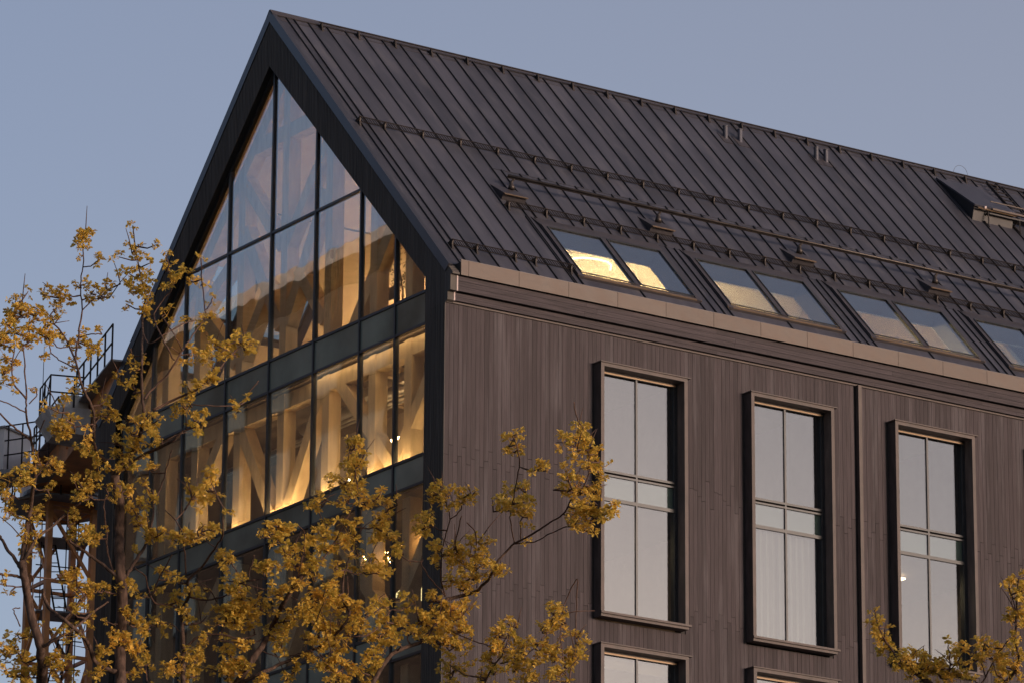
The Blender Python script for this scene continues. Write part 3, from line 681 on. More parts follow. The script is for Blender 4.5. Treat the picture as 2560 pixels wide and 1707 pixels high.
# indoor tree, then strands that copy a reflection in the glass
t = thing('potted_tree', (1.7,4.6,-.6), 'slender indoor tree with small dark leaves behind the attic glass', 'plant')
m = MB(); m.tube([(1.7,4.6,-.6), (1.7,4.6,-.2), (1.7,4.6,-.18)], [.18,.24,.2], 14); m.build('pot', MT['pot'], t)
m = MB(); lf = MB(); m.tube([(1.7,4.6,-.3), (1.75,4.65,.6), (1.7,4.8,1.4), (1.72,4.9,2.3)], [.03,.025,.018,.008], 6)
for k in range(26):
    z = rnd.uniform(.6,2.3); c = Vector((1.72, 4.6+.1*z, z)); d = Vector((rnd.uniform(-.5,.5), rnd.uniform(-1,1), rnd.uniform(-.1,.6)))*rnd.uniform(.4,.8); m.tube([c, c+d*.5+Vector((0,0,.05)), c+d], [.008,.005,.003], 4)
    for q in range(16):
        p = c+d*rnd.uniform(.35,1.05)+Vector((rnd.gauss(0,.06),rnd.gauss(0,.06),rnd.gauss(0,.06))); a = Vector((rnd.gauss(0,1),rnd.gauss(0,1),rnd.gauss(0,1))).normalized(); b = a.cross(Vector((rnd.random(),rnd.random(),.3))).normalized()
        lf.face([p, p+a*.04+b*.015, p+a*.085, p+a*.04-b*.015])
m.build('stem', MT['twig'], t); lf.build('foliage', MT['darkleaf'], t)
t = thing('reflection_strands', (.62,5.95,2.0), 'pale added strands in the shape of a distorted reflection in the attic glass, in front of the post', 'plant')  # added pot and strands stand in for a distorted reflection in the pane
m = MB(); m.tube([(.36,5.9,1.55),(.36,5.9,1.75),(.36,5.9,1.76)], [.06,.1,.08], 10); m.build('added_pot', MT['pot'], t)
m = MB(); m.tube([(.36,5.9,1.75),(.36,5.95,2.6)], .006, 4)
for k in range(34):
    y = 5.9+rnd.uniform(-.1,.1); x = .36+rnd.uniform(-.04,.03); l = rnd.uniform(.4,1.7); dy = rnd.uniform(-.28,.3)
    m.tube([(x,y,1.74), (x,y+dy*.7,1.8+rnd.uniform(0,.08)), (x,y+dy,1.6), (x,y+dy*1.05+rnd.uniform(-.05,.05),1.6-l*.5), (x,y+dy*1.05,1.6-l)], [.006,.011,.01,.008,.005], 4)
m.build('reflection_strand', MT['palestrand'], t)

# ------------------------------------------------------------------ tower crane behind the left corner
def ray(px, py, depth):
    """world point seen at photo pixel px,py at a distance along the view axis"""
    return CAM + (F_ + R_*((px-1280)/FPX) - U_*((py-853.5)/FPX))*depth
c0 = ray(147, 1500, 141.0); CX, CY = c0.x, c0.y
rr_ = Vector((R_.x, R_.y, 0)).normalized(); dd_ = Vector((F_.x, F_.y, 0)).normalized()
def zat(py, depth): return ray(147, py, depth).z
ZT = zat(1262, 141.0)
T = thing('tower_crane', (CX, CY, GROUND), 'orange lattice tower crane with pale cab rising behind the left corner of the timber building', 'crane')
hd = 1.02; ang = math.radians(255)
cor = [Vector((CX,CY,0)) + (rr_*math.cos(ang+k*math.pi/2) + dd_*math.sin(ang+k*math.pi/2))*hd for k in range(4)]
def cz_(p, z): return Vector((p.x, p.y, z))
mast = MB()
for p in cor: mast.bar(cz_(p, GROUND), cz_(p, ZT), .17, .17)
mo = mast.build('mast', MT['orange'], T)
BAY = 2.25; z = ZT; nb = 0
while z > GROUND+1:
    zb = max(GROUND, z-BAY)
    for k in range(4):
        a, b = cor[k], cor[(k+1) % 4]; m = MB()
        m.bar(cz_(a, z-.1), cz_(b, z-.1), .09, .1)
        if nb % 2: a, b = b, a
        m.bar(cz_(a, z-.15), cz_(b, zb+.05), .09, .09)
        if nb < 5: m.build('lattice_bay', MT['orange'], mo)
        else: mast.v += []; m.build('lattice_bay', MT['orange'], mo) if nb < 6 else None
    if nb < 6:
        m = MB(); cc = Vector((CX,CY,0)); m.box(-.8,.8,-.62,.62,0,.05)
        o = m.build('mast_platform', MT['crane'], mo); o.matrix_basis = Matrix.Translation((CX,CY,z-1.0)) @ Matrix.Rotation(math.atan2(rr_.y,rr_.x)+.3, 4, 'Z')
        m = MB(); sx = .35 if nb % 2 else -.35
        for s in (-.18,.18): m.bar(cz_(cc+rr_*(sx+s)+dd_*.1, z-1.0), cz_(cc+rr_*(-sx*.3+s)+dd_*-.1, z-1.0-BAY), .03, .05)
        for q in range(9):
            pc = (cc+rr_*sx+dd_*.1).lerp(cc-rr_*sx*.3-dd_*.1, q/8); zz = z-1.0-BAY*q/8; m.bar(cz_(pc-rr_*.18, zz), cz_(pc+rr_*.18, zz), .025, .025)
        for s in (-.55, .55, .2): m.bar(cz_(cc+rr_*s-dd_*.3, z-.1), cz_(cc+rr_*s-dd_*.3, z-BAY), .025, .025)
        m.bar(cz_(cc-rr_*.7-dd_*.3, z-.45), cz_(cc+rr_*.7-dd_*.3, z-.45), .03, .03); m.bar(cz_(cc-rr_*.7-dd_*.3, z-1.7), cz_(cc+rr_*.7+dd_*.3, z-1.7), .03, .03)
        m.build('mast_ladder', MT['steel'], mo)
    z = zb; nb += 1
# slewing unit: flared base, dark ring, orange machine body
def ring(r, n=16): return [(CX+r*math.cos(2*math.pi*k/n), CY+r*math.sin(2*math.pi*k/n)) for k in range(n)]
m = MB(); a = [cz_(p, ZT) for p in cor]; b = [Vector((CX,CY,0))+ (p-Vector((CX,CY,0)))*1.25 for p in cor]; m.solid(a, [cz_(p, ZT+.4) for p in b]); slew = m.build('slewing_base', MT['orange'], T)
m = MB(); m.tube([(CX,CY,ZT+.4), (CX,CY,ZT+.52)], [1.2,1.2], 24); m.build('slewing_ring', MT['crane'], slew)
m = MB(); m.tube([(CX,CY,ZT+.1), (CX,CY,ZT+.16)], [1.75,1.75], 8); m.build('walkway', MT['crane'], slew)
m = MB()
for k in range(12):
    t = 2*math.pi*k/12; m.tube([(CX+1.7*math.cos(t),CY+1.7*math.sin(t),ZT+.1), (CX+1.7*math.cos(t),CY+1.7*math.sin(t),ZT+1.1)], .025, 5)
for h in (.6,1.1): m.tube([(CX+1.7*math.cos(2*math.pi*k/12),CY+1.7*math.sin(2*math.pi*k/12),ZT+h) for k in range(13)], .025, 5)
m.build('walkway_rail', MT['steel'], slew)
# the counter jib: an orange deck that comes towards the viewer past the roof edge
jd = ray(395, 850, 130.5); jz = ZT+.82; A0 = Vector((CX,CY,jz)); jdir = Vector((jd.x-CX, jd.y-CY, 0)); jl = jdir.length; jdir.normalize(); js = Vector((jdir.y, -jdir.x, 0))
if js.dot(rr_) < 0: js = -js
def J_(a, s, h): return A0 + jdir*a + js*s + Vector((0,0,h))
m = MB(); m.solid([J_(-1.6,-1.0,-.3), J_(-1.6,1.0,-.3), J_(1.4,1.0,-.3), J_(1.4,-1.0,-.3)], [J_(-1.6,-1.0,.5), J_(-1.6,1.0,.5), J_(1.4,1.0,.5), J_(1.4,-1.0,.5)]); m.build('machine_body', MT['orange'], T)
m = MB(); m.solid([J_(1.0,-.75,-.45), J_(1.0,.75,-.45), J_(jl-.8,.75,.0), J_(jl-.8,-.75,.0)], [J_(1.0,-.8,.45), J_(1.0,.8,.45), J_(jl-.8,.8,.45), J_(jl-.8,-.8,.45)])
for k in range(7): m.bar(J_(1.2+k*1.6,-.82,.0), J_(1.2+k*1.6,.82,.0), .12, .1)
jo = m.build('counter_jib', MT['orange'], T)
m = MB(); m.solid([J_(1.0,-1.15,.45), J_(1.0,-.8,.45), J_(jl-.8,-.8,.45), J_(jl-.8,-1.15,.45)], [J_(1.0,-1.15,.5), J_(1.0,-.8,.5), J_(jl-.8,-.8,.5), J_(jl-.8,-1.15,.5)]); m.build('jib_walkway', MT['crane'], jo)
m = MB()
for a0, a1, h in ((1.0, 4.6, 1.0), (7.2, jl-.8, 1.05)):
    n = int((a1-a0)/1.1)+1
    for k in range(n+1): m.tube([J_(a0+(a1-a0)*k/n,-1.12,.45), J_(a0+(a1-a0)*k/n,-1.12,.45+h)], .028, 5)
    for hh in (.5*h, h): m.tube([J_(a0,-1.12,.45+hh), J_(a1,-1.12,.45+hh)], .028, 5)
    m.build('jib_railing', MT['steel'], jo); m = MB()
m = MB(); s0 = 6.3
m.solid([J_(s0,-1.75,-.45), J_(s0,-.8,-.55), J_(s0+1.4,-.8,-.55), J_(s0+1.4,-1.75,-.45)], [J_(s0-.2,-2.1,.2), J_(s0-.2,-.8,.2), J_(s0+1.6,-.8,.2), J_(s0+1.6,-2.1,.2)]); m.build('winch_pan', MT['conc'], jo)
m = MB()
for a, q in ((s0,-2.0),(s0+.7,-2.0),(s0+1.5,-2.0),(s0+1.5,-1.3)): m.tube([J_(a,q,.2), J_(a,q,1.15)], .026, 5)
for hh in (.65, 1.15): m.tube([J_(s0,-2.0,hh), J_(s0+1.5,-2.0,hh), J_(s0+1.5,-1.0,hh)], .026, 5)
m.bar(J_(s0,-2.0,.2), J_(s0+.7,-2.0,1.1), .03, .03); m.bar(J_(s0+.7,-2.0,.2), J_(s0+1.5,-2.0,1.1), .03, .03); m.build('pan_railing', MT['steel'], jo)
m = MB(); m.solid([J_(s0+.6,-1.6,.22), J_(s0+.6,-.85,.22), J_(s0+1.4,-.85,.22), J_(s0+1.4,-1.6,.22)], [J_(s0+.6,-1.6,.62), J_(s0+.6,-.85,.62), J_(s0+1.4,-.85,.62), J_(s0+1.4,-1.6,.62)]); m.tube([J_(s0+1.1,-1.2,.62), J_(s0+1.1,-1.2,.95)], .12, 8); m.build('winch_motor', MT['duct'], jo)
m = MB(); m.tube([J_(s0+.1,-1.95,.2), J_(s0+.1,-1.95,2.4)], [.018,.008], 4); m.build('aerial', MT['steel'], jo)
# cab and its little deck on the left
cab0 = ray(22, 1130, 140.2); cm = Matrix.Translation(cab0) @ Matrix.Rotation(math.atan2(rr_.y, rr_.x)-.5, 4, 'Z')
def xf(mb, mx): mb.v = [tuple(mx @ Vector(p)) for p in mb.v]; return mb
m = MB(); m.box(-.62,.3,-.7,.7,-.72,.55); cb = xf(m, cm).build('cab', MT['cabw'], T)
m = MB(); m.box(-.64,-.618,-.55,.55,-.25,.42); m.box(-.5,-.1,-.712,-.702,.0,.42); xf(m, cm).build('cab_window', MT['spand'], cb)
m = MB(); m.box(-.68,.36,-.76,.76,.55,.61); xf(m, cm).build('cab_roof', MT['crane'], cb)
m = MB(); m.box(-.7,1.9,-.7,.7,-.86,-.74); xf(m, cm).build('cab_deck', MT['crane'], cb)
m = MB()
for x in (.45,.95,1.45,1.9): m.bar((x,-.68,-.74), (x,-.68,.6), .035, .035)
for z in (.6,.15,-.3): m.bar((.32,-.68,z), (1.95,-.68,z), .035, .035)
xf(m, cm).build('deck_railing', MT['steel'], cb)

# ------------------------------------------------------------------ trees in front (positions measured on the photograph, given depth by a noise field)
Z1 = lambda x, y: (x/2.614, 500+y/2.614); Z2 = lambda x, y: (x/2.583, 1100+y/2.583); Z5 = lambda x, y: (500+x/2.2185, 1000+y/2.2185)
Z7 = lambda x, y: (1050+x/2.387, 1050+y/2.387); Z8 = lambda x, y: (1750+x/2.386, 1050+y/2.386)
TREE_D = 45.0
def tp(px, py, base=TREE_D):
    n = noise.noise(Vector((px/420, py/420, base))); n2 = noise.noise(Vector((px/120+9, py/120, base)))
    return ray(px, py, base + 1.5*n + .35*n2)
PXM = FPX/TREE_D
# limb lists: (zoom frame, width px at start, width px at end, points)
LIMBS = dict(left=[
 (Z2,34,26,[(285,1700),(270,1568),(262,1350),(205,1130),(155,860),(142,780)]), (Z2,20,9,[(142,780),(170,600),(205,370),(228,230),(215,90),(202,-8)]),
 (Z1,8,4,[(205,1560),(172,1400),(172,1290),(162,1080),(150,950)]), (Z1,7,3,[(172,1300),(92,1200),(80,1100),(95,920),(90,860)]), (Z1,8,6,[(0,1390),(90,1480),(180,1550),(205,1575)][::-1]),
 (Z1,5,2,[(172,1390),(60,1330),(0,1310),(-30,1290)]), (Z1,4,2,[(190,1330),(240,1270),(232,1220)]), (Z1,4,2,[(190,1555),(245,1520),(292,1435)]),
 (Z2,14,7,[(150,800),(175,740),(240,630),(330,560),(440,460),(520,400)]), (Z2,14,8,[(150,850),(105,780),(40,690),(0,620),(-40,590)]), (Z2,12,8,[(160,890),(110,875),(40,868),(-30,858)]), (Z2,6,3,[(165,945),(60,940),(-10,925)]),
 (Z2,13,6,[(262,1335),(350,1290),(480,1210),(600,1110),(700,1040)]), (Z2,5,2,[(130,1200),(110,1150),(85,1090),(130,1080)]), (Z2,6,3,[(200,1130),(215,900),(190,860)]), (Z2,5,2,[(225,250),(300,150),(350,100)]),
], main=[
 (Z2,40,34,[(790,1760),(780,1568),(775,1300),(792,1000),(770,700),(770,400),(742,230)]), (Z2,22,10,[(742,230),(780,170),(835,100),(905,-30),(929,-176)]), (Z1,11,4,[(940,1390),(928,1250),(925,1100),(932,900),(930,740),(952,650),(935,560),(905,430),(875,230),(868,170)]),
 (Z2,18,9,[(742,240),(690,150),(625,80),(606,0)]), (Z1,11,8,[(610,1568),(610,1380),(540,1220),(502,1080)]), (Z1,8,4,[(502,1080),(450,950),(362,820),(280,798)]), (Z1,8,3,[(490,1040),(500,960),(518,870),(537,720),(525,560),(545,400),(540,200)]), (Z1,5,2,[(500,1100),(400,1050),(338,1000),(325,945)]), (Z1,4,2,[(540,720),(600,660),(650,640),(700,590)]), (Z1,4,2,[(450,955),(380,965),(345,925)]), (Z1,3,2,[(510,900),(580,880),(650,875)]), (Z1,3,2,[(545,440),(600,430),(630,400)]),
 (Z2,15,9,[(770,200),(850,140),(960,80),(1100,10),(1180,-60)]), (Z1,9,4,[(1000,1370),(1130,1305),(1280,1240),(1390,1150),(1510,1010),(1580,950)]), (Z1,8,4,[(945,1300),(985,1245),(1090,1140),(1200,970),(1290,840),(1340,780)]), (Z1,6,3,[(1140,1045),(1060,900),(1008,750),(1110,605),(1130,550)]), (Z1,5,2,[(1190,980),(1120,850),(1060,770)]), (Z1,5,2,[(940,880),(975,940),(1090,870),(1200,808),(1270,790)]), (Z1,3,2,[(840,960),(880,1020),(955,1000)]), (Z1,4,2,[(1240,1335),(1440,1342),(1580,1330),(1640,1240),(1690,1180)]), (Z1,3,1,[(1340,790),(1335,660),(1320,520),(1315,380)]), (Z1,3,2,[(1340,720),(1370,690),(1390,640)]),
 (Z2,16,6,[(792,900),(830,850),(900,740),(950,640),(990,480),(985,320)]), (Z2,6,3,[(990,420),(1050,270),(1090,130),(1110,60)]), (Z2,14,8,[(780,900),(720,850),(620,770),(520,700),(450,650)]), (Z2,9,4,[(775,950),(700,760),(690,600),(670,430),(700,340)]),
 (Z2,17,9,[(1180,1650),(1182,1450),(1180,1250),(1172,1110),(1222,1000),(1215,900),(1300,820)]), (Z2,9,3,[(1300,820),(1400,680),(1440,600),(1440,480),(1490,450)]), (Z2,8,4,[(1175,1110),(1100,1060),(1000,1050),(960,960),(940,880),(870,820)]), (Z2,7,3,[(990,1000),(1020,900),(1110,740)]), (Z2,6,3,[(1200,860),(1190,700),(1170,570),(1070,450)]), (Z2,7,3,[(1222,1010),(1340,1030),(1480,990),(1560,920),(1650,900)]), (Z2,5,2,[(1400,1040),(1350,960),(1310,930)]), (Z2,4,1,[(1600,960),(1550,880),(1500,800)]), (Z2,4,1,[(1600,900),(1625,800),(1640,740)]),
 (Z2,18,12,[(775,1500),(700,1480),(620,1440),(555,1290),(440,1180),(310,1070),(275,960)]), (Z2,6,3,[(780,1100),(850,1200),(960,1200),(1090,1180),(1180,1250)]), (Z2,9,4,[(1185,1350),(1280,1270),(1400,1250),(1560,1280),(1653,1250)]),
 (Z5,26,13,[(100,1690),(200,1568),(320,1400),(400,1260),(450,1150),(540,1000),(620,940)]), (Z5,15,8,[(180,1590),(300,1530),(430,1470),(540,1420),(660,1370),(740,1350)]), (Z5,11,5,[(660,1370),(760,1290),(830,1190),(792,1100),(800,960),(835,860),(860,700)]), (Z5,6,3,[(610,950),(680,880),(760,760),(820,640),(870,520),(860,380)]), (Z5,5,2,[(860,1240),(960,1180),(1040,1120),(1050,1080)]), (Z5,5,2,[(840,1310),(930,1300),(1000,1240),(1060,1160)]), (Z5,5,2,[(400,1260),(330,1330),(220,1340),(100,1330)]), (Z5,5,2,[(480,1110),(400,1060),(250,1020),(150,1000)]), (Z5,5,2,[(560,985),(500,880),(420,760),(440,690)]), (Z5,4,1,[(540,1000),(580,760),(540,690)]), (Z5,4,2,[(340,1390),(450,1420),(560,1400)]),
 (Z5,20,12,[(900,1690),(960,1568),(1060,1412),(1230,1340)]), (Z7,11,13,[(10,1322),(120,1180),(150,1080),(230,1050)]), (Z7,13,7,[(230,1050),(330,1020),(420,930),(470,830),(560,735)]), (Z7,8,3,[(560,735),(650,690),(760,620),(850,560),(900,480),(970,400),(1010,300),(1000,180)]), (Z7,5,2,[(560,735),(680,725),(770,680),(870,635),(945,640)]), (Z7,4,2,[(562,735),(545,620),(540,540),(570,400),(592,250),(578,160),(555,90)]), (Z7,4,1,[(600,705),(605,590),(645,580)]), (Z7,6,2,[(150,1050),(125,930),(130,800),(150,700),(178,590),(160,490)]), (Z7,4,2,[(178,590),(240,540),(250,500)]), (Z7,5,2,[(150,1045),(60,940),(8,860),(20,830)]), (Z7,3,1,[(340,1000),(330,800),(335,680),(280,610)]), (Z7,2,1,[(210,740),(235,620),(248,570)]), (Z7,2,1,[(975,60),(930,-40),(920,-110)]), (Z7,7,2,[(880,1680),(900,1500),(932,1400),(928,1270),(935,1100),(940,945)]), (Z7,5,2,[(880,1560),(840,1300),(860,1110),(935,945)]), (Z7,7,3,[(330,1700),(420,1500),(500,1380),(530,1280),(570,1210)]), (Z7,5,2,[(480,1450),(600,1420),(700,1340),(790,1220),(830,1150)]), (Z7,5,2,[(120,1180),(200,1260),(280,1300),(400,1340)]),
], right=[
 (Z8,26,12,[(1560,1800),(1420,1620),(1300,1510),(1222,1455),(1162,1390)]), (Z8,8,3,[(1162,1390),(1100,1305),(1055,1200),(1040,1120)]), (Z8,9,3,[(1430,1630),(1490,1480),(1482,1340)]), (Z8,14,4,[(1560,1790),(1880,1500),(1882,1280),(1890,1100),(1905,930)]), (Z8,7,3,[(1560,1800),(1660,1600),(1720,1500),(1770,1400),(1840,1310)]), (Z8,4,2,[(1885,1150),(1860,1040),(1838,985)]), (Z8,4,2,[(1300,1510),(1290,1420),(1285,1370)]), (Z8,4,2,[(1480,1500),(1550,1420),(1580,1345)]), (Z8,4,2,[(1700,1530),(1680,1430),(1700,1330)]),
])
BLOBS_ = dict()
def rd(fr, s, txt):
    out = []
    for t in txt.split():
        x, y, r = t.split(','); a = fr(float(x), float(y)); out.append((a[0], a[1], float(r)/s))
    return out
b1 = rd(Z1, 2.614, '550,260,60 545,310,60 630,390,40 535,370,30 870,175,30 830,290,30 890,330,50 1030,290,35 1085,365,25 785,375,40 900,400,40 990,415,40 1060,430,40 775,490,35 830,480,40 950,490,50 950,550,50 930,590,50 960,650,50 960,700,50 985,760,35 1145,530,60 1085,745,35 1235,470,35 1240,530,30 1310,560,40 1310,375,14 1390,645,25 1235,770,30 1320,770,40 1310,810,30 1390,760,20 480,560,40 565,545,25 620,600,50 700,560,40 730,590,30 690,640,40 560,640,25 820,680,30 295,570,35 320,610,30 390,610,45 380,660,40 370,710,45 330,750,30 375,770,35 80,670,40 130,720,70 60,770,70 190,760,60 240,790,50 50,850,70 150,870,80 30,900,60 200,910,60 300,850,50 330,900,60 290,890,50 190,600,22 520,870,35 640,850,25 480,920,45 590,940,55 610,970,50 530,960,30 50,1060,50 30,1120,60 90,1180,40 40,1200,40 275,1010,30 465,1070,25 490,1190,35 590,1220,40 230,1240,25 290,1330,40 430,1340,40 350,1370,25 740,1140,25 790,1180,35 850,1045,35 930,1040,25 895,1115,25 880,1260,55 690,1360,50 700,1410,60 430,1460,90 360,1480,60 930,1460,80 990,1430,60 850,1500,60 1040,1540,40 1180,1340,60 1170,1380,50 1300,1430,60 1330,1480,40 1260,1000,40 1290,1010,30 1400,1000,70 1390,1070,70 1420,950,50 1500,940,60 1560,930,50 1600,960,50 1590,900,30 1650,945,25 1530,1010,30 1230,1220,40 1360,1190,50 1250,1290,25 1530,1340,40 1540,1390,20 560,1520,40')
b2 = rd(Z2, 2.583, '60,250,60 40,350,60 140,210,50 240,150,60 160,280,50 360,160,60 300,150,40 560,60,70 480,260,40 620,150,60 780,70,80 880,60,70 830,170,60 950,180,40 1000,150,20 1030,10,30 60,450,70 170,450,80 220,480,40 340,310,25 320,370,30 530,300,60 560,350,50 440,450,40 480,530,50 540,590,60 620,620,60 700,560,30 710,380,30 700,290,40 830,320,50 850,360,40 870,480,50 890,540,60 960,590,70 1010,620,50 1060,590,30 960,330,50 980,380,30 900,410,40 1220,280,40 1260,340,70 1330,320,60 1350,210,40 1360,260,40 1220,410,50 1150,610,60 1220,640,60 1310,600,70 1370,570,50 1490,460,25 1430,740,40 1470,790,30 180,650,50 250,620,30 230,720,30 400,850,30 440,890,60 500,870,40 560,960,60 620,970,40 680,970,50 770,920,50 780,970,40 860,710,25 1030,860,40 1080,890,50 1180,920,40 1240,950,40 1250,1010,40 920,1010,40 1010,980,40 1120,1020,40 1150,1060,40 1480,940,50 1540,930,30 1550,860,25 1340,970,20 50,910,30 100,990,20 480,1080,40 540,1040,50 580,1100,30 680,1160,30 820,1140,60 880,1080,40 880,1190,80 800,1230,60 950,1220,50 1010,1180,60 1220,1130,50 1240,1180,50 1330,1140,20 1450,1080,50 1540,1080,60 1600,1050,60 1450,1180,60 1540,1160,70 1400,1280,40 1340,1310,50 160,1260,50 100,1320,60 50,1320,60 40,1400,60 130,1420,60 80,1480,80 160,1500,60 230,1500,40 350,1390,60 340,1450,60 400,1470,40 440,1500,40 660,1360,50 640,1430,50 720,1290,40 800,1300,60 880,1350,60 930,1410,60 960,1450,40 640,1500,50 830,1490,40 1090,1490,50 1130,1470,40 1210,1350,40 1250,1440,60 1220,1520,60 1460,1480,70 1520,1440,60 1580,1310,40 980,1560,30 430,1240,50 590,1200,30')
b5 = rd(Z5, 2.2185, '840,230,40 870,270,60 830,340,60 880,380,60 730,430,60 820,440,80 900,460,60 860,520,60 930,560,40 990,550,50 1060,580,40 1090,530,25 650,560,40 640,600,30 770,570,20 370,730,40 420,690,40 470,720,50 430,770,40 620,780,50 700,710,50 740,760,60 680,830,70 840,690,50 830,760,60 800,820,40 880,850,30 1040,650,70 1020,710,70 1060,760,60 1000,770,50 1080,830,40 560,850,60 500,850,50 500,920,40 380,960,60 370,910,40 450,1040,70 420,1070,60 520,1020,40 640,920,60 640,1000,60 700,1040,70 750,1080,50 640,1090,50 620,1150,40 560,1150,40 660,1200,60 750,1150,40 800,930,30 770,900,40 940,880,50 990,930,50 1000,950,40 130,860,40 170,890,30 230,970,20 170,1030,60 210,1050,30 230,1130,60 150,1160,50 300,1140,60 190,1210,70 270,1240,60 340,1180,40 250,1340,40 350,1120,30 180,1450,80 150,1500,70 240,1490,40 430,1290,50 460,1330,60 430,1370,40 490,1220,60 540,1210,40 520,1190,40 350,1560,60 470,1540,40 530,1510,40 600,1320,70 700,1280,90 780,1270,60 740,1380,90 780,1450,70 700,1480,70 760,1540,80 600,1440,40 830,1120,40 880,1200,40 950,1130,40 930,1170,40 1040,1130,30 870,1230,40 970,1330,60 910,1300,40 1040,1270,40 1080,1220,50 1060,1310,40 1110,1100,30 1150,1140,40 1190,1120,30 960,1420,50 920,1400,40 890,1540,50 930,1510,40 960,1460,30 1220,1200,40 1230,1250,50 1150,1270,40 1290,540,40 1260,690,35')
b7 = rd(Z7, 2.387, '560,80,45 545,120,40 550,185,35 720,280,45 760,300,30 870,110,40 930,130,40 975,60,40 980,150,60 1030,150,50 1050,200,40 960,190,40 870,300,40 1000,280,40 1050,290,40 890,390,50 950,370,40 870,400,35 1060,370,35 1010,420,50 970,430,40 950,520,60 1000,540,60 940,590,60 1000,600,50 980,650,50 1040,660,25 1090,560,40 1120,540,40 1160,500,35 1000,490,40 620,410,40 560,430,50 590,480,60 550,520,50 480,530,40 600,530,50 650,580,35 130,390,40 150,430,45 90,460,40 230,440,40 300,430,40 280,480,45 200,495,25 40,610,60 80,550,30 30,650,40 90,750,50 110,790,40 200,760,50 180,800,50 240,820,60 300,800,60 340,700,50 390,740,50 370,800,60 380,860,60 300,890,60 250,940,60 200,950,40 330,950,50 280,1000,60 470,920,45 430,870,40 500,915,25 110,870,20 660,725,20 80,1080,60 140,1110,60 60,1180,60 130,1180,70 220,1180,70 290,1120,50 250,1240,60 180,1240,60 310,1260,50 100,1290,60 170,1340,70 230,1350,40 30,1230,50 20,1310,30 200,1460,50 230,1470,40 180,1520,40 550,1220,45 470,1280,60 530,1290,60 440,1350,60 520,1380,80 590,1350,50 400,1430,60 600,1430,60 560,1490,60 650,1510,60 470,1500,40 380,1540,50 840,1130,60 790,1150,50 860,1190,60 740,1230,50 800,1250,60 680,1330,60 730,1370,40 790,1370,50 780,1400,40 700,1440,40 880,1280,30 940,1290,40 950,1330,30 890,1390,40 940,1420,40 960,1400,40 920,1460,40 790,1500,50 840,1490,40 800,1540,50 150,1560,40')
b8 = rd(Z8, 2.386, '1040,1130,30 1050,1180,45 1060,1220,45 1070,1280,40 1100,1310,45 1130,1350,40 1170,1440,40 1200,1420,40 1250,1390,40 1290,1380,50 1240,1430,40 1220,1480,50 1260,1510,60 1320,1460,50 1340,1500,60 1390,1440,40 1400,1500,50 1440,1460,50 1480,1340,35 1510,1450,50 1520,1520,50 1560,1345,40 1590,1350,30 1330,1550,40 1450,1550,40 1640,1420,40 1680,1380,50 1700,1320,40 1720,1360,50 1690,1440,50 1780,1350,50 1840,1310,40 1770,1420,50 1840,1390,50 1880,1370,30 1820,1450,50 1890,1430,50 1900,1490,40 1790,1510,40 1840,1540,50 1640,1540,30 1840,985,35 1890,960,40 1910,920,25 1920,1000,30 1880,1050,40 1920,1060,50 1870,1150,40 1900,1160,50 1870,1200,50 1910,1220,50 1920,1120,30 1890,1280,30')
BL = dict(left=[], main=[], right=b8)
for b in b1+b2+b5+b7:
    BL['left' if (b[0] < 105 and b[1] < 1330) or (b[0] < 190 and b[1] > 1330) or (b[0] < 150 and 1080 < b[1]) else 'main'].append(b)
# a sprig of young lobed leaves, several variants
def leaf_cluster_mesh(seed):
    r = random.Random(seed); m = MB()
    for s in range(r.randint(3, 4)):
        c = Vector((r.gauss(0,.5), r.gauss(0,.5), r.gauss(0,.42))); m.tube([(0,0,-.3), c*.5+Vector((0,0,-.12)), c+Vector((0,0,-.02))], [.025,.02,.015], 3)
        for k in range(r.randint(11, 15)):
            t = r.uniform(0, 2*math.pi); el = r.uniform(-.75, 1.1); d = Vector((math.cos(t)*math.cos(el), math.sin(t)*math.cos(el), math.sin(el)))
            sd_ = d.cross(Vector((r.gauss(0,.35), r.gauss(0,.35), 1))).normalized(); up_ = sd_.cross(d); L = r.uniform(.32, .58); wd = L*r.uniform(.34, .5); dr = -.18*L
            b = c + d*.08
            # lobed outline: five points each side, folded along the midrib
            prof = [(0,.05), (.28,.55), (.4,.34), (.6,1.0), (.7,.5), (.88,.55), (1.0,0)]
            n0 = len(m.v); mids = []
            for q, wq in prof:
                ce = b + d*(L*q) + up_*(dr*q*q); m.v += [tuple(ce), tuple(ce + sd_*wd*wq + up_*wd*.3*wq), tuple(ce - sd_*wd*wq + up_*wd*.3*wq)]
            for q in range(len(prof)-1):
                a = n0+3*q; e = a+3; m.f += [(a,e,e+1,a+1), (a,a+2,e+2,e)]
    return m.mesh('leaf_cluster', MT['leaf'])
LC = [leaf_cluster_mesh(50+k) for k in range(9)]
LAB = dict(left='slim young tree with golden green leaves standing before the orange crane',
           main='large many branched spring tree with golden green leaves before the glazed gable',
           right='small golden leaved tree top poking up before the right hand tall window')
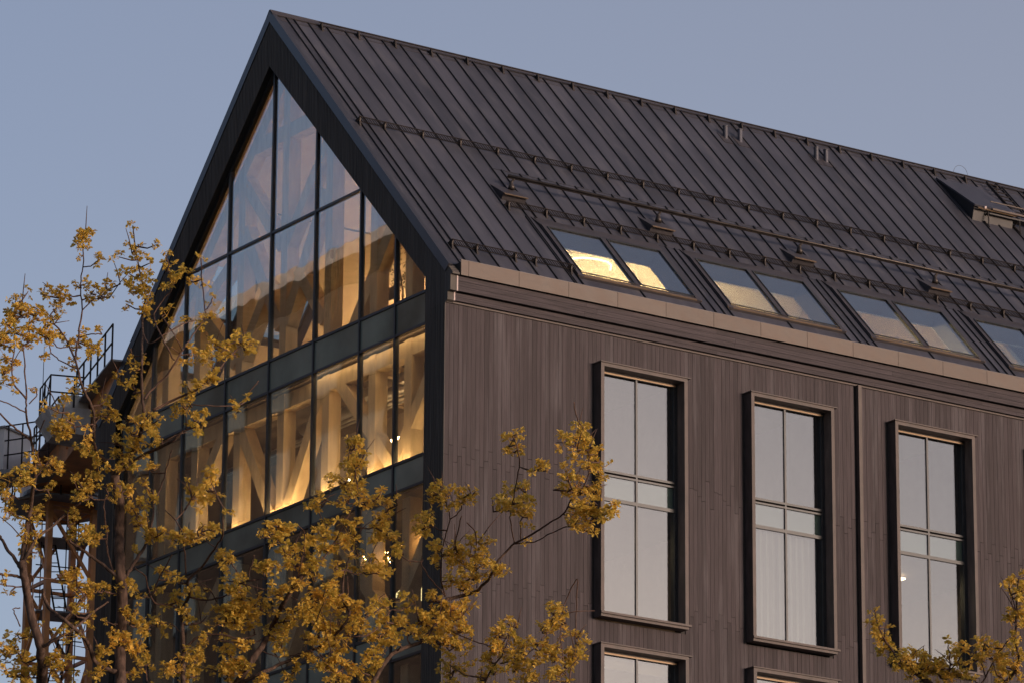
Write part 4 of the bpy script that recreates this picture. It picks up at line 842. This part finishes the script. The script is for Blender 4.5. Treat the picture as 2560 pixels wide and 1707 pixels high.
for key in ('left', 'main', 'right'):
    limbs = LIMBS[key]; fr, w0, w1, pts = limbs[0]; f0 = fr(*pts[0])
    top = tp(*f0); base = Vector((top.x + (.6 if key != 'right' else 1.0), top.y + .4, GROUND))
    T = thing('broadleaf_tree', base, LAB[key], 'tree'); rt = random.Random(len(key)*11)
    samples = []; trunk = None
    for li, (fr, w0, w1, pts) in enumerate(limbs):
        pp = [fr(*p) for p in pts]; fine = []
        for i in range(len(pp)-1):          # Catmull-Rom, so the limbs bend like wood
            p0, p1, p2, p3 = pp[max(0,i-1)], pp[i], pp[i+1], pp[min(len(pp)-1,i+2)]
            for s in range(5):
                t = s/5; fine.append(tuple(.5*((2*p1[j])+(-p0[j]+p2[j])*t+(2*p0[j]-5*p1[j]+4*p2[j]-p3[j])*t*t+(-p0[j]+3*p1[j]-3*p2[j]+p3[j])*t**3) for j in (0,1)))
        fine.append(pp[-1]); n = len(fine)
        P3 = []; rad = []
        for i, q in enumerate(fine):
            jx = rt.gauss(0, .9) if 0 < i < n-1 else 0; P3.append(tp(q[0]+jx, q[1]+rt.gauss(0,.6)*(0 < i < n-1))); rr0 = (w0+(w1-w0)*i/(n-1))*.37/PXM; rad.append(max(.006, rr0*rt.uniform(.93,1.08)))
            samples.append((q[0], q[1], rr0))
        m = MB()
        if li == 0:
            g0 = P3[0]; m.tube([base-Vector((0,0,.2)), base+Vector((.02,.0,.5)), base.lerp(g0,.3)+Vector((.08,.05,0)), base.lerp(g0,.65)+Vector((-.05,.06,0))]+P3, [.2,.15,.13,.105]+rad, 10); trunk = m.build('trunk', MT['bark'], T, True)
        else:
            if pp[0][1] > 1707:            # limbs that leave the frame join the trunk below it
                z = base.lerp(top, .62 if key != 'right' else .7); mid = P3[0].lerp(z, .5)+Vector((0,0,-.35)); m.tube([z, mid]+P3, [rad[0]*1.25, rad[0]*1.1]+rad, 8)
            else: m.tube(P3, rad, 7)
            m.build('branch', MT['bark'] if w0 > 9 else MT['twig'], T, True)
    # twigs from the limbs to every leaf cluster, then the clusters
    tw = MB(); cl = []
    for (bx, by, br_) in BL[key]:
        k = max(1, round((br_/12.6)**1.6))
        for q in range(k):
            x = bx + (rt.gauss(0, br_*.45) if q else 0); y = by + (rt.gauss(0, br_*.42) if q else 0); cl.append((x, y, rt.uniform(17, 28)*(1 if br_ > 13 else .7)))
    cl.sort(key=lambda c: -c[2]); rest = MB()
    for i, (x, y, r) in enumerate(cl):
        best = min(samples, key=lambda s: math.hypot(s[0]-x, s[1]-y) * (1.0 if s[1] > y-6 else 1.8)); dist = math.hypot(best[0]-x, best[1]-y)
        c = tp(x, y) + F_*rt.gauss(0, .12)
        if dist > 5:
            a = tp(best[0], best[1]); mid = a.lerp(c, .55) + Vector((0,0,-.12*(c-a).length)) + R_*rt.gauss(0,.03); n = 4
            tw.tube([a, a.lerp(mid,.5), mid, mid.lerp(c,.6), c], [min(best[2], .011), .009, .007, .006, .004], 5)
            for s in (.4,.7): samples.append((best[0]+(x-best[0])*s, best[1]+(y-best[1])*s+3, .009))
            if rt.random() < .25: e = mid + Vector((rt.gauss(0,.12), rt.gauss(0,.12), rt.uniform(.05,.3))); tw.tube([mid, mid.lerp(e,.5)+Vector((0,0,.02)), e], [.006,.005,.003], 4)
        s = r/PXM/.95; rot = (rt.uniform(-.5,.5), rt.uniform(-.5,.5), rt.uniform(0,6.28)); me = LC[rt.randrange(9)]
        if i < 298: put('leaf_cluster', me, T, c, rot, (s,s,s*rt.uniform(.8,1.1)))
        else:
            mx = Matrix.LocRotScale(c, __import__('mathutils').Euler(rot), Vector((s,s,s))); n0 = len(rest.v)
            rest.v += [tuple(mx @ v.co) for v in me.vertices]; rest.f += [tuple(n0+q for q in f.vertices) for f in me.polygons]
    tag(tw.build('twigs', MT['twig'], T, True), kind='stuff')
    if rest.v: tag(rest.build('foliage', MT['leaf'], T), kind='stuff')

# repeats share a group
GR = dict(broadleaf_tree='spring trees in front of the building', spot_light='small white spot lights behind the gable glass', attic_lamp='warm lamps hanging in the attic', wicker_shade='wicker shades behind the lower gable glass',
          computer_screen='computer screens in the attic', desk='desks in the attic', ceiling_lamp='ceiling lamps behind the tall windows')
for o in list(sc.objects):
    k = o.name.split('.')[0]
    if o.parent is None and k in GR: o['group'] = GR[k]
